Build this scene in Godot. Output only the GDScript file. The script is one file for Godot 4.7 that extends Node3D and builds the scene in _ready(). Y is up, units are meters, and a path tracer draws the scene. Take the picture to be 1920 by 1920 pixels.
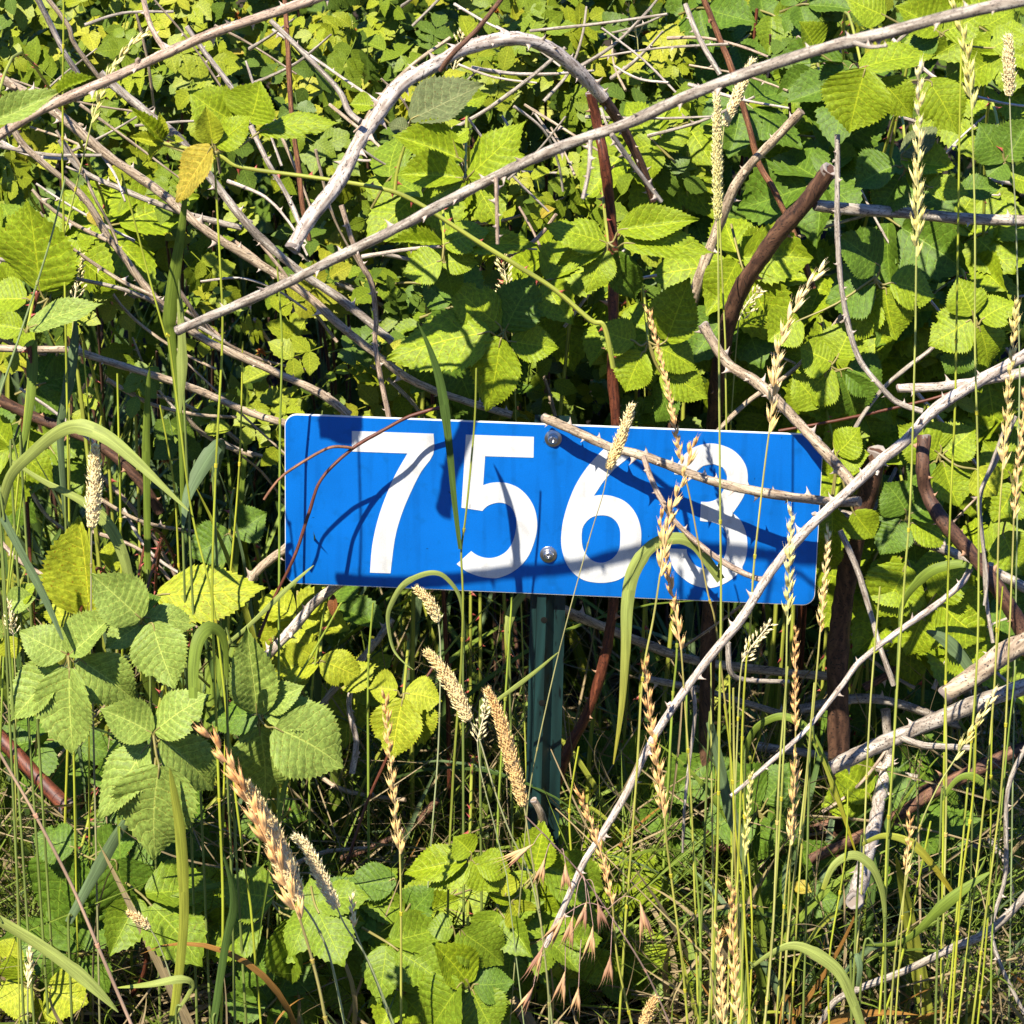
extends Node3D
# A blue house-number sign on a short green steel post, swallowed by a bramble and wild-rose thicket in full sun.

const FOCAL := 5444.5        # focal length in pixels of a 1920 frame, fov 20
const EYE := Vector3(0, 1.2446, 2.3669)
const PITCH := -17.5
var cam_basis: Basis
var to_sun: Vector3
var rng := RandomNumberGenerator.new()
var M := {}
var SH := {}                  # shared meshes
var names := {}

class MB:
	var v := PackedVector3Array()
	var n := PackedVector3Array()
	var t := PackedVector2Array()
	var c := PackedColorArray()
	var i := PackedInt32Array()
	func vert(p: Vector3, nn: Vector3, uv: Vector2, col := Color.WHITE) -> int:
		v.push_back(p); n.push_back(nn); t.push_back(uv); c.push_back(col)
		return v.size() - 1
	func tri(a: int, b: int, d: int) -> void:
		i.push_back(a); i.push_back(b); i.push_back(d)
	func quad(a: int, b: int, d: int, e: int) -> void:
		tri(a, b, d); tri(a, d, e)
	func mesh() -> ArrayMesh:
		for k in range(0, i.size(), 3):      # front faces run clockwise seen from where the normals point
			var f := (v[i[k + 2]] - v[i[k]]).cross(v[i[k + 1]] - v[i[k]])
			if f.dot(n[i[k]] + n[i[k + 1]] + n[i[k + 2]]) < 0.0:
				var h := i[k + 1]
				i[k + 1] = i[k + 2]; i[k + 2] = h
		var arr := []
		arr.resize(Mesh.ARRAY_MAX)
		arr[Mesh.ARRAY_VERTEX] = v; arr[Mesh.ARRAY_NORMAL] = n; arr[Mesh.ARRAY_TEX_UV] = t; arr[Mesh.ARRAY_COLOR] = c; arr[Mesh.ARRAY_INDEX] = i
		var m := ArrayMesh.new()
		m.add_surface_from_arrays(Mesh.PRIMITIVE_TRIANGLES, arr)
		return m
	func append(o: MB, x: Transform3D, col = null) -> void:
		var at := v.size()
		for k in o.v.size():
			v.push_back(x * o.v[k]); n.push_back((x.basis * o.n[k]).normalized()); t.push_back(o.t[k]); c.push_back(o.c[k] if col == null else col)
		for k in o.i: i.push_back(at + k)
	func smooth_normals() -> void:
		for k in n.size(): n[k] = Vector3.ZERO
		for k in range(0, i.size(), 3):
			var f := (v[i[k + 2]] - v[i[k]]).cross(v[i[k + 1]] - v[i[k]])
			for j in 3: n[i[k + j]] += f
		for k in n.size(): n[k] = n[k].normalized() if n[k].length() > 1e-14 else Vector3.UP

# ---------------------------------------------------------------- helpers
func R(a: float, b: float) -> float: return rng.randf_range(a, b)

func ray(px: float, py: float) -> Vector3:
	return cam_basis * Vector3((px - 960.0) / FOCAL, -(py - 960.0) / FOCAL, -1.0)

func P(px: float, py: float, z: float) -> Vector3:      # the point at depth z that lies in that direction
	var d := ray(px, py)
	return EYE + d * ((z - EYE.z) / d.z)

func pxm(p: Vector3) -> float:                          # metres per pixel at a point
	return -(cam_basis.inverse() * (p - EYE)).z / FOCAL

func numbered(s: String) -> String:
	if not names.has(s):
		names[s] = 0
		return s
	names[s] += 1
	return "%s_%03d" % [s, names[s]]

func thing(called: String, label: String, category: String, at := Vector3.ZERO, group := "") -> Node3D:
	var o := Node3D.new()
	o.name = numbered(called)
	add_child(o)
	o.position = at
	o.set_meta("label", label); o.set_meta("category", category)
	if group: o.set_meta("group", group)
	return o

func part(called: String, mesh: Mesh, mat: Material, parent: Node3D, x := Transform3D()) -> MeshInstance3D:
	var o := MeshInstance3D.new()
	o.name = called
	o.mesh = mesh
	o.material_override = mat
	parent.add_child(o, true)
	o.transform = x
	return o

func put(called: String, b: MB, mat: Material, parent: Node3D) -> MeshInstance3D:   # world-space shape under a thing that stands at its own base
	for k in b.v.size(): b.v[k] -= parent.position
	return part(called, b.mesh(), mat, parent)

func setting(called: String, mesh: Mesh, mat: Material, kind: String, label: String, category: String) -> MeshInstance3D:
	var o := part(called, mesh, mat, self)
	o.set_meta("kind", kind)
	if label: o.set_meta("label", label); o.set_meta("category", category)
	return o

func curve(pts: Array, per := 6) -> Array:              # Catmull-Rom through points
	var out := []
	for k in pts.size() - 1:
		var a: Vector3 = pts[maxi(k - 1, 0)]
		var b: Vector3 = pts[k]
		var c: Vector3 = pts[k + 1]
		var d: Vector3 = pts[mini(k + 2, pts.size() - 1)]
		for j in per:
			out.append(b.cubic_interpolate(c, a, d, float(j) / per))
	out.append(pts[-1])
	return out

func px_path(q: Array, z0: float, z1: float, per := 6, jitter := 0.0) -> Array:   # x, y pairs and a depth that runs from z0 to z1
	var pts := []
	var n: int = q.size() / 2
	for k in n:
		var s := float(k) / maxf(n - 1, 1)
		pts.append(P(q[2 * k], q[2 * k + 1], lerpf(z0, z1, s) + R(-jitter, jitter)))
	return curve(pts, per)

func frame_at(path: Array, k: int) -> Vector3:
	return (path[mini(k + 1, path.size() - 1)] - path[maxi(k - 1, 0)]).normalized()

func tube(b: MB, path: Array, r0: float, r1: float, sides := 8, wob := 0.0, cap := true, col := Color.WHITE, col1 = null) -> void:
	var t0 := frame_at(path, 0)
	var u := t0.cross(Vector3(0.31, 0.2, 0.93)).normalized()
	var along := 0.0
	var base := b.v.size()
	var uo := R(0, 1)
	var vo := R(0, 10)
	var n := path.size()
	for k in n:
		var t := frame_at(path, k)
		u = (u - t * u.dot(t)).normalized()
		var w := t.cross(u)
		if k: along += (path[k] - path[k - 1]).length()
		var s := float(k) / (n - 1)
		var r := lerpf(r0, r1, s)
		var cc: Color = col if col1 == null else col.lerp(col1, s)
		for j in sides + 1:
			var a := TAU * j / sides
			var rr := r * (1.0 + wob * (sin(a * 2.0 + along * 160.0 + vo) * 0.5 + sin(along * 430.0 + a + vo) * 0.5 + sin(along * 71.0 + vo) * 0.6))
			var d := u * cos(a) + w * sin(a)
			b.vert(path[k] + d * rr, d, Vector2(float(j) / sides + uo, along * 9.0 + vo), cc)
	for k in n - 1:
		for j in sides:
			var a := base + k * (sides + 1) + j
			b.quad(a, a + 1, a + sides + 2, a + sides + 1)
	if cap:
		for e in 2:
			var k := 0 if e == 0 else n - 1
			var nn := frame_at(path, k) * (-1.0 if e == 0 else 1.0)
			var ctr := b.vert(path[k], nn, Vector2(0.5, 0.5), col)
			for j in sides:
				var a := base + k * (sides + 1) + j
				var p := b.vert(b.v[a], nn, Vector2(0.5, 0.5), col)
				var q := b.vert(b.v[a + 1], nn, Vector2(0.5, 0.5), col)
				if e == 0: b.tri(ctr, q, p)
				else: b.tri(ctr, p, q)

func cut_end(t: Node3D, p: Vector3, dir: Vector3, r: float, mat: Material) -> void:   # a sawn end: bark rim, pale wood, hollow pith
	var b := MB.new()
	var u := dir.cross(Vector3(0.3, 1, 0.2)).normalized()
	var w := dir.cross(u)
	var prof := [[1.04, -0.5], [1.04, 0.03], [0.9, 0.12], [0.52, 0.02], [0.42, -0.2], [0.34, -1.0], [0.0, -1.05]]
	var cols := [Color(0.25, 0.19, 0.15), Color(0.22, 0.17, 0.14), Color(0.4, 0.34, 0.28), Color(0.36, 0.3, 0.24), Color(0.12, 0.08, 0.06), Color(0.07, 0.045, 0.03), Color(0.05, 0.03, 0.02)]
	for k in prof.size():
		for j in 13:
			var a := TAU * j / 12.0
			var wob := 1.0 + 0.07 * sin(a * 3.0 + p.x * 900.0) + 0.04 * sin(a * 7.0 + p.y * 700.0)
			b.vert(p + (u * cos(a) + w * sin(a)) * r * prof[k][0] * wob + dir * r * (prof[k][1] + 0.12 * sin(a * 2.0 + p.z * 900.0)), dir, Vector2(a / TAU * 2.0, prof[k][0]), cols[k])
	for k in prof.size() - 1:
		for j in 12: b.quad(k * 13 + j, k * 13 + j + 1, k * 13 + j + 14, k * 13 + j + 13)
	b.smooth_normals()
	put("cut_end", b, mat, t)

# ---------------------------------------------------------------- materials
func mat(called: String, col: Color, rough := 0.8, tex: Texture2D = null, spec := 0.5) -> StandardMaterial3D:
	var m := StandardMaterial3D.new()
	m.resource_name = called
	m.albedo_color = col.linear_to_srgb()
	m.roughness = rough
	m.metallic_specular = spec
	if tex: m.albedo_texture = tex
	M[called] = m
	return m

func noise(f: float, s: int, oct := 4) -> FastNoiseLite:
	var n := FastNoiseLite.new()
	n.seed = s; n.frequency = f; n.fractal_octaves = oct
	return n

func leaf_textures(size: int, laterals: int, s: int, spots: float) -> Array:
	# u runs across the leaf (midrib at one half), v from base to tip; veins, mottling, spots; returns [colour, normal]
	var col := Image.create(size, size, false, Image.FORMAT_RGBA8)
	var hgt := Image.create(size, size, false, Image.FORMAT_RGBA8)
	var n1 := noise(0.012, s)
	var n2 := noise(0.06, s + 1, 3)
	var n3 := noise(0.035, s + 2, 2)
	for y in size:
		var tt := float(y) / size
		for x in size:
			var a := absf(float(x) / size * 2.0 - 1.0)
			var side := 0.5 if x < size / 2 else 0.0
			var ph := (tt - 0.20 * pow(a, 1.15)) * laterals + side * 0.35 + n1.get_noise_2d(x, y) * 0.25
			var fr := ph - floorf(ph)
			var dv := minf(fr, 1.0 - fr)
			var vein := clampf(1.3 - dv / (0.07 * (1.3 - a)), 0.0, 1.0)
			var mid := clampf(1.5 - a / 0.022, 0.0, 1.0)
			var tert := 0.5 + 0.5 * sin((a * 38.0 + sin(ph * 6.3) * 1.2) + n2.get_noise_2d(x, y) * 2.5)
			var mott := n1.get_noise_2d(x * 2.0, y * 2.0 + 400.0) * 0.16 + n2.get_noise_2d(x * 1.7, y * 1.7) * 0.10
			var k := 0.72 + mott
			var c := Color(k * 0.97, k, k * 0.92)
			c = c.lerp(Color(1.0, 0.96, 0.95), maxf(vein * 0.6, mid * 0.9))
			var sp := n3.get_noise_2d(x * 2.2, y * 2.2 + 90.0)
			if sp > spots: c = c.lerp(Color(0.62, 0.42, 0.3), clampf((sp - spots) * 7.0, 0.0, 0.7))
			var ed := clampf((a - 0.93) / 0.07, 0.0, 1.0) * 0.35
			c = c.lerp(Color(0.95, 0.9, 0.8), ed)
			col.set_pixel(x, y, c)
			var h := 0.5 + 0.34 * pow(sin(PI * fr), 0.6) - 0.25 * mid - 0.12 * vein + (tert - 0.5) * 0.10 + n2.get_noise_2d(x * 2.0, y * 2.0) * 0.07
			hgt.set_pixel(x, y, Color(h * 0.7, h * 0.7, h * 0.7))
	for k in 70:                                          # dust, petal crumbs, a few insect pinholes
		var x := rng.randi_range(4, size - 6)
		var y := rng.randi_range(4, size - 6)
		var c := Color(1, 1, 0.95) if k % 4 else Color(0.12, 0.1, 0.06)
		for j in rng.randi_range(1, 3):
			col.set_pixel(x + j, y, c); col.set_pixel(x, y + (j if k % 2 else 0), c)
	hgt.bump_map_to_normal_map(5.0)
	return [ImageTexture.create_from_image(col), ImageTexture.create_from_image(hgt)]

func streak_texture(w: int, h: int, s: int, dark: Color, light: Color, specks: float, along: float) -> ImageTexture:
	var im := Image.create(w, h, false, Image.FORMAT_RGBA8)
	var n1 := noise(0.05, s, 4)
	var n2 := noise(0.11, s + 5, 3)
	for y in h:
		for x in w:
			var a := TAU * x / w
			var cx := cos(a) * w / TAU
			var cy := sin(a) * w / TAU
			var yy := sin(TAU * y / h) * h / TAU * along
			var yc := cos(TAU * y / h) * h / TAU * along
			var k := clampf(0.5 + n1.get_noise_3d(cx * 1.4 + yc, cy * 1.4, yy) * 0.9, 0.0, 1.0)
			var c := dark.lerp(light, k)
			var sp := n2.get_noise_3d(cx * 1.6 + yc * 3.0, cy * 1.6, yy * 3.0)
			if sp > specks: c = c.lerp(Color(0.13, 0.11, 0.10), clampf((sp - specks) * 6.0, 0.0, 0.8))
			im.set_pixel(x, y, c)
	return ImageTexture.create_from_image(im)

func make_materials() -> void:
	var lt := leaf_textures(384, 9, 11, 0.45)
	var lt2 := leaf_textures(320, 10, 47, 0.47)
	# tints of the living leaves: dusty green, lime, yellow, deep green, pale underside, orange, rust
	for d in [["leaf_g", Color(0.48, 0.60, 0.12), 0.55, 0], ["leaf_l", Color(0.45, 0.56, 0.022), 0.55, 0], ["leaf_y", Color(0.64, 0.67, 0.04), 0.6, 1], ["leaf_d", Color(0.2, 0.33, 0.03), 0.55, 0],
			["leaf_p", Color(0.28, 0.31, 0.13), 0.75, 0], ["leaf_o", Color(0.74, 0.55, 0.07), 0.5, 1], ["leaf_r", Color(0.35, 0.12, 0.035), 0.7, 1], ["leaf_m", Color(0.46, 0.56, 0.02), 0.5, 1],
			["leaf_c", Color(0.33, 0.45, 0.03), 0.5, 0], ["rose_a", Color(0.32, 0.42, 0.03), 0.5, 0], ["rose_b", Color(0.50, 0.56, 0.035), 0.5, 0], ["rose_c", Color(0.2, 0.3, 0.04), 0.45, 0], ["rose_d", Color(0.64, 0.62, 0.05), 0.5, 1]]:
		var m := mat(d[0], d[1], d[2], (lt if d[3] == 0 else lt2)[0])
		m.normal_enabled = true
		m.normal_texture = (lt if d[3] == 0 else lt2)[1]
		m.normal_scale = 0.6
		m.metallic_specular = 0.35
		m.backlight_enabled = true
		m.backlight = Color(0.46, 0.5, 0.1)
		m.cull_mode = BaseMaterial3D.CULL_DISABLED
	var bark := streak_texture(128, 512, 3, Color(0.58, 0.52, 0.46), Color(1.0, 0.97, 0.91), 0.3, 0.22)
	var bark2 := streak_texture(128, 512, 21, Color(0.45, 0.33, 0.26), Color(0.85, 0.7, 0.58), 0.3, 0.25)
	var fine := streak_texture(64, 256, 33, Color(0.7, 0.7, 0.7), Color(1, 1, 1), 0.9, 0.12)
	mat("cane_grey", Color(0.60, 0.56, 0.50), 0.75, bark)
	mat("cane_tan", Color(0.68, 0.57, 0.43), 0.75, bark)
	mat("cane_pink", Color(0.69, 0.55, 0.44), 0.7, bark)
	mat("cane_white", Color(0.84, 0.78, 0.73), 0.8, bark)
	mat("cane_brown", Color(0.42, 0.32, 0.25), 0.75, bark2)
	mat("cane_dark", Color(0.27, 0.2, 0.15), 0.7, bark2)
	mat("cane_red", Color(0.34, 0.15, 0.09), 0.55, bark2)
	mat("cane_orange", Color(0.62, 0.42, 0.27), 0.7, bark2)
	mat("cane_green", Color(0.46, 0.48, 0.06), 0.45, fine)
	mat("petiole", Color(0.36, 0.3, 0.08), 0.5, fine)
	mat("thorn_pale", Color(0.52, 0.4, 0.3), 0.6)
	mat("thorn_red", Color(0.4, 0.08, 0.05), 0.5)
	mat("thorn_brown", Color(0.38, 0.2, 0.1), 0.6)
	var w := mat("cut_wood", Color(0.9, 0.9, 0.9), 0.85)
	w.vertex_color_use_as_albedo = true
	var blade := Image.create(64, 128, false, Image.FORMAT_RGBA8)
	var bn := noise(0.04, 8)
	for y in 128:
		for x in 64:
			var a := absf(x / 63.0 * 2.0 - 1.0)
			var k := 0.78 + 0.09 * sin(x * 1.55) + bn.get_noise_2d(x, y * 0.4) * 0.16
			var c := Color(k, k, k * 0.95)
			c = c.lerp(Color(1, 1, 0.96), clampf(1.0 - a / 0.09, 0, 1) * 0.6)
			blade.set_pixel(x, y, c)
	var bt := ImageTexture.create_from_image(blade)
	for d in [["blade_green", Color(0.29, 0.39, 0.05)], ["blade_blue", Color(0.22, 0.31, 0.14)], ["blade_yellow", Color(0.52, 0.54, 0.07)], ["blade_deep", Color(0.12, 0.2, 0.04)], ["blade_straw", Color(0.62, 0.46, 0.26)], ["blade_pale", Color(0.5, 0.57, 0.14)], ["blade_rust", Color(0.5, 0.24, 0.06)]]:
		var m := mat(d[0], d[1], 0.6, bt, 0.35)
		m.backlight_enabled = true
		m.backlight = Color(0.5, 0.55, 0.2)
		m.cull_mode = BaseMaterial3D.CULL_DISABLED
		m.vertex_color_use_as_albedo = true
	var st := mat("stem", Color(1, 1, 1), 0.5, fine)
	st.vertex_color_use_as_albedo = true
	var hd := mat("seed", Color(1, 1, 1), 0.7, null, 0.3)
	hd.vertex_color_use_as_albedo = true
	# sign
	var grain := Image.create(1024, 344, false, Image.FORMAT_RGBA8)
	var gn := noise(0.5, 5, 2)
	var gb := noise(0.006, 6, 4)
	var gs := noise(0.02, 9, 3)
	for y in 344:
		for x in 1024:
			var k := 0.95 + gn.get_noise_2d(x, y) * 0.09 + gb.get_noise_2d(x, y) * 0.06
			k += clampf(gs.get_noise_2d(x * 1.6, y * 0.12) - 0.12, 0.0, 0.3) * -0.14          # faint run marks
			var c := Color(k, k, k * 0.99)
			var dirt := clampf(gs.get_noise_2d(x + 300.0, y + 70.0) - 0.30, 0.0, 0.3) * 0.35 + clampf((300.0 - y) / -44.0, 0.0, 1.0) * 0.10
			for bx in [514.0, 509.0]:
				var by: float = 24.0 if bx > 512.0 else 258.0
				if y > by: dirt += clampf(1.0 - absf(x - bx + sin(y * 0.1)) / 9.0, 0.0, 1.0) * clampf(1.0 - (y - by) / 90.0, 0.0, 1.0) * 0.2
			c = c.lerp(Color(0.5, 0.44, 0.36), clampf(dirt, 0.0, 0.5))
			grain.set_pixel(x, y, c)
	for k in 34:                                          # scratches and chips
		var x := rng.randi_range(8, 1000)
		var y := rng.randi_range(6, 334)
		var dx := R(-1, 1)
		for j in rng.randi_range(2, 9):
			grain.set_pixel(clampi(x + int(j * dx), 0, 1023), clampi(y + int(j * (1.0 - absf(dx))), 0, 343), Color(1, 1, 1) if k % 3 else Color(0.4, 0.38, 0.36))
	var gt := ImageTexture.create_from_image(grain)
	for d in [["sign_blue", Color(0.001, 0.14, 0.53), 0.38], ["sign_white", Color(0.72, 0.71, 0.68), 0.4]]:
		var m := mat(d[0], d[1], d[2], gt, 0.4)
		m.uv1_scale = Vector3(0.2188, -0.656, 1)
		m.uv1_offset = Vector3(0.5, 0.5, 0)
	mat("sign_edge", Color(0.78, 0.76, 0.72), 0.4)
	var dirt := streak_texture(128, 256, 61, Color(0.55, 0.55, 0.55), Color(1, 1, 1), 0.42, 0.3)
	mat("post_paint", Color(0.013, 0.046, 0.04), 0.42, dirt)
	var steel := mat("steel", Color(0.62, 0.6, 0.57), 0.28)
	steel.metallic = 1.0
	mat("hole_shade", Color(0.012, 0.012, 0.01), 1.0, null, 0.0)  # near black, stands in for the shade inside the post holes
	var soil := StandardMaterial3D.new()
	soil.resource_name = "soil"
	var sn := NoiseTexture2D.new()
	sn.width = 512; sn.height = 512; sn.seamless = true
	sn.noise = noise(0.02, 77, 5)
	var gr := Gradient.new()
	gr.set_color(0, Color(0.07, 0.055, 0.04)); gr.set_color(1, Color(0.25, 0.20, 0.145))
	sn.color_ramp = gr
	soil.albedo_texture = sn
	soil.uv1_triplanar = true; soil.uv1_world_triplanar = true
	soil.uv1_scale = Vector3(3, 3, 3)
	soil.roughness = 1.0
	M["soil"] = soil
	mat("hip_green", Color(0.27, 0.36, 0.06), 0.3)
	mat("flower_brown", Color(0.36, 0.13, 0.04), 0.85)

# ---------------------------------------------------------------- shared shapes
func half_width(t: float, full: float) -> float:
	if t < full: return pow(maxf(sin(PI * 0.5 * (0.06 + 0.94 * t / full)), 0.0), 0.62)
	var u := (t - full) / (1.0 - full)
	return pow(maxf(1.0 - pow(u, 1.6), 0.0), 0.95) * (1.0 - 0.42 * smoothstep(0.55, 1.0, u))

func leaflet(rows: int, cols: int, s: int, tooth: float, fold: float, droop: float, pleat: float, full: float, wave: float, notch := 0.0) -> MB:
	# unit leaflet: base at the origin, tip at y = 1, half width 1 along x, upper face towards +z
	var g := RandomNumberGenerator.new()
	g.seed = s
	var b := MB.new()
	var bend := g.randf_range(-0.05, 0.05)
	var w0 := g.randf_range(0, TAU)
	var cup := g.randf_range(-0.12, 0.12)
	for r in rows + 1:
		var t := float(r) / rows
		for c in 2 * cols + 1:
			var a := float(c - cols) / cols
			var e := absf(a)
			var w := half_width(t, full)
			var k := (r + (1 if a > 0 else 0)) % 3
			var y := t
			if e > 0.99 and r > 1 and r < rows:
				w *= 1.0 + tooth * ([0.0, 0.42, 1.0][k]) * (1.2 if ((r / 3) % 2 == 0) else 0.8) - tooth * 0.4
				y += 0.008 * k
				if notch > 0.0 and a > 0 and t > notch and t < notch + 0.09: w *= 0.72
			var x := a * w
			var ph := (t - 0.2 * e) * 9.0
			var z := -fold * absf(x) * 0.55 * -1.0 - droop * t * t + wave * sin(t * 9.0 + w0 + signf(a)) * e * 0.5 + cup * x * x * 0.6
			z += pleat * pow(absf(sin(PI * ph)), 0.7) * e * (1.3 - e) * 1.6
			b.vert(Vector3(x, y + bend * 0.0, z) + Vector3(bend * sin(PI * t) * 1.6, 0, 0), Vector3.BACK, Vector2(a * 0.5 + 0.5, t))
	var st := 2 * cols + 1
	for r in rows:
		for c in 2 * cols:
			var q := r * st + c
			b.quad(q, q + st, q + st + 1, q + 1)
	# normals of the unit shape, seen at a typical aspect
	for k in b.v.size(): b.v[k].x *= 0.4
	b.smooth_normals()
	for k in b.n.size():
		if b.n[k].z < 0: b.n[k] = -b.n[k]
		b.v[k].x /= 0.4
		b.n[k] = Vector3(b.n[k].x * 0.4, b.n[k].y, b.n[k].z).normalized()
	return b

func blade_mesh(s: int, arc: float, width: float) -> MB:
	# unit grass blade: rises along +y from the origin and leans over towards +z
	var b := MB.new()
	var g := RandomNumberGenerator.new()
	g.seed = s
	var tw := g.randf_range(-1.2, 1.2)
	var pos := Vector3.ZERO
	var n := 14
	for k in n + 1:
		var t := float(k) / n
		var ang := arc * pow(t, 1.6)
		var dir := Vector3(0, cos(ang), sin(ang))
		if k: pos += dir / n
		var w := width * (0.55 + 0.45 * minf(t * 3.0, 1.0)) * pow(maxf(1.0 - pow(t, 2.2), 0.0), 0.8)
		var sx := Vector3(cos(tw * t), 0, 0) + dir.cross(Vector3.RIGHT) * sin(tw * t)
		var nn := sx.cross(dir).normalized()
		var tip := Color.WHITE if t < 0.8 else Color.WHITE.lerp(Color(1.6, 1.1, 0.6), (t - 0.8) * 3.0)
		b.vert(pos - sx * w, (nn - sx * 0.35).normalized(), Vector2(0, t * 3.0), tip)
		b.vert(pos - nn * w * 0.3, nn, Vector2(0.5, t * 3.0), tip)
		b.vert(pos + sx * w, (nn + sx * 0.35).normalized(), Vector2(1, t * 3.0), tip)
	for k in n:
		for j in 2:
			var q := k * 3 + j
			b.quad(q, q + 3, q + 4, q + 1)
	return b

func spindle(b: MB, at: Vector3, dir: Vector3, length: float, r: float, col: Color, awn := 0.0, sides := 5) -> void:
	var u := dir.cross(Vector3(0.37, 0.41, 0.83)).normalized()
	var w := dir.cross(u)
	var prof := [[0.0, 0.15], [0.2, 0.8], [0.45, 1.0], [0.75, 0.62], [1.0, 0.08]]
	var base := b.v.size()
	for k in prof.size():
		var cc := col.lerp(col * Color(1.35, 1.2, 0.95), k / 4.0) if k % 2 else col.lerp(col * Color(0.8, 0.7, 0.6), 0.3)
		for j in sides:
			var a := TAU * j / sides
			var d := u * cos(a) + w * sin(a)
			b.vert(at + dir * length * prof[k][0] + d * r * prof[k][1], (d + dir * (0.3 if k > 2 else -0.2)).normalized(), Vector2(float(j) / sides, prof[k][0]), cc)
	for k in prof.size() - 1:
		for j in sides:
			b.quad(base + k * sides + j, base + k * sides + (j + 1) % sides, base + (k + 1) * sides + (j + 1) % sides, base + (k + 1) * sides + j)
	if awn > 0.0:
		var q := b.v.size()
		var p := at + dir * length * 0.95
		b.vert(p + u * r * 0.14, u, Vector2.ZERO, col); b.vert(p - u * r * 0.07 + w * r * 0.12, w, Vector2.ZERO, col); b.vert(p - u * r * 0.07 - w * r * 0.12, -w, Vector2.ZERO, col)
		b.vert(p + (dir + u * 0.12).normalized() * awn, dir, Vector2.ONE, col)
		b.tri(q, q + 1, q + 3); b.tri(q + 1, q + 2, q + 3); b.tri(q + 2, q, q + 3)

func make_shapes() -> void:
	SH.leaf = []
	for k in 7:
		SH.leaf.append(leaflet(63, 5, 100 + k, 0.095, [0.25, 0.1, 0.4, 0.0, -0.15, 0.3, 0.15][k], [0.08, 0.16, 0.05, 0.2, 0.1, 0.22, 0.02][k], 0.028, [0.42, 0.38, 0.45, 0.4, 0.36, 0.44, 0.4][k], 0.06, [0, 0, 0, 0.55, 0, 0, 0.7][k]).mesh())
	SH.young = leaflet(42, 4, 130, 0.2, 0.6, 0.15, 0.09, 0.4, 0.05).mesh()
	SH.leaf_low = []
	for k in 4: SH.leaf_low.append(leaflet(33, 3, 140 + k, 0.11, [0.25, 0.1, 0.4, -0.1][k], [0.1, 0.2, 0.05, 0.15][k], 0.018, 0.41, 0.06).mesh())
	# wild rose leaves: five to seven small toothed leaflets on one stalk
	SH.rose = []
	for k in 6:
		var b := MB.new()
		var g := RandomNumberGenerator.new()
		g.seed = 900 + k
		var pairs := 2 if k % 2 else 3
		var path := [Vector3.ZERO, Vector3(0, 0.3, 0.02), Vector3(0.02, 0.65, 0.02), Vector3(0, 1.0, -0.08)]
		path = curve(path, 3)
		tube(b, path, 0.014, 0.008, 4, 0.0, false)
		for j in pairs * 2 + 1:
			var lf := leaflet(15, 2, 950 + k * 10 + j, 0.16, g.randf_range(0.1, 0.5), g.randf_range(0.0, 0.25), 0.02, 0.48, 0.04)
			var at: Vector3 = path[-1] if j == pairs * 2 else Vector3(0, 0.3 + 0.62 * (j / 2) / pairs, 0.02)
			var sd := 0.0 if j == pairs * 2 else (1.0 if j % 2 else -1.0)
			var ln := g.randf_range(0.42, 0.56) * (0.85 if j < 2 else 1.0)
			var y := Vector3(sd * 0.92, 0.42 if sd != 0.0 else 1.0, g.randf_range(-0.25, 0.2)).normalized()
			var zz := Vector3(g.randf_range(-0.3, 0.3) - sd * 0.2, g.randf_range(-0.3, 0.3), 1.0)
			var x := y.cross(zz).normalized()
			b.append(lf, Transform3D(Basis(x * ln * 0.36, y * ln, x.cross(y) * ln), at))
		SH.rose.append(b.mesh())
	SH.blade = []
	for k in 8: SH.blade.append(blade_mesh(300 + k, [0.3, 0.7, 1.1, 1.7, 2.3, 0.5, 2.8, 0.9][k], [0.010, 0.013, 0.012, 0.014, 0.012, 0.008, 0.011, 0.015][k]).mesh())
	var th := MB.new()      # a thorn: broad flat foot, hooked point, along +y
	for k in 5:
		var t := k / 4.0
		var r := 0.34 * pow(1.0 - t, 1.5) + 0.015
		for j in 6:
			var a := TAU * j / 6
			th.vert(Vector3(cos(a) * r * 0.55, t, sin(a) * r * (1.7 if k == 0 else 1.25) - 0.32 * t * t), Vector3(cos(a), 0.25, sin(a)).normalized(), Vector2(a / TAU, t))
	for k in 4:
		for j in 6: th.quad(k * 6 + j, k * 6 + (j + 1) % 6, k * 6 + 6 + (j + 1) % 6, k * 6 + 6 + j)
	SH.thorn = th.mesh()

# ---------------------------------------------------------------- builders
func add_thorns(t: Node3D, path: Array, r0: float, r1: float, step: float, size: float, mt: String) -> void:
	var along := R(0.2, 0.8) * step
	var side := 1.0
	var done := 0.0
	for k in range(1, path.size()):
		var seg: float = (path[k] - path[k - 1]).length()
		while done + seg > along:
			var f := (along - done) / seg
			var p: Vector3 = path[k - 1].lerp(path[k], f)
			var dir: Vector3 = (path[k] - path[k - 1]).normalized()
			var out := dir.cross((cam_basis.z + Vector3(R(-0.8, 0.8), R(-0.8, 0.8), R(-0.5, 0.5))).normalized()).normalized() * side
			out = (out + cam_basis.z * R(-0.5, 0.7)).normalized()
			out = (out - dir * out.dot(dir) * 0.8).normalized()
			var r := lerpf(r0, r1, float(k) / path.size())
			var s := size * R(0.6, 1.25)
			var zz := (dir - out * dir.dot(out)).normalized()
			var x := out.cross(zz)
			part("thorn", SH.thorn, M[mt], t, Transform3D(Basis(x * s * 0.8, out * s, zz * s), p + out * r * 0.8 - t.position))
			side = -side if rng.randf() < 0.75 else side
			along += step * R(0.5, 1.5)
		done += seg

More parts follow.
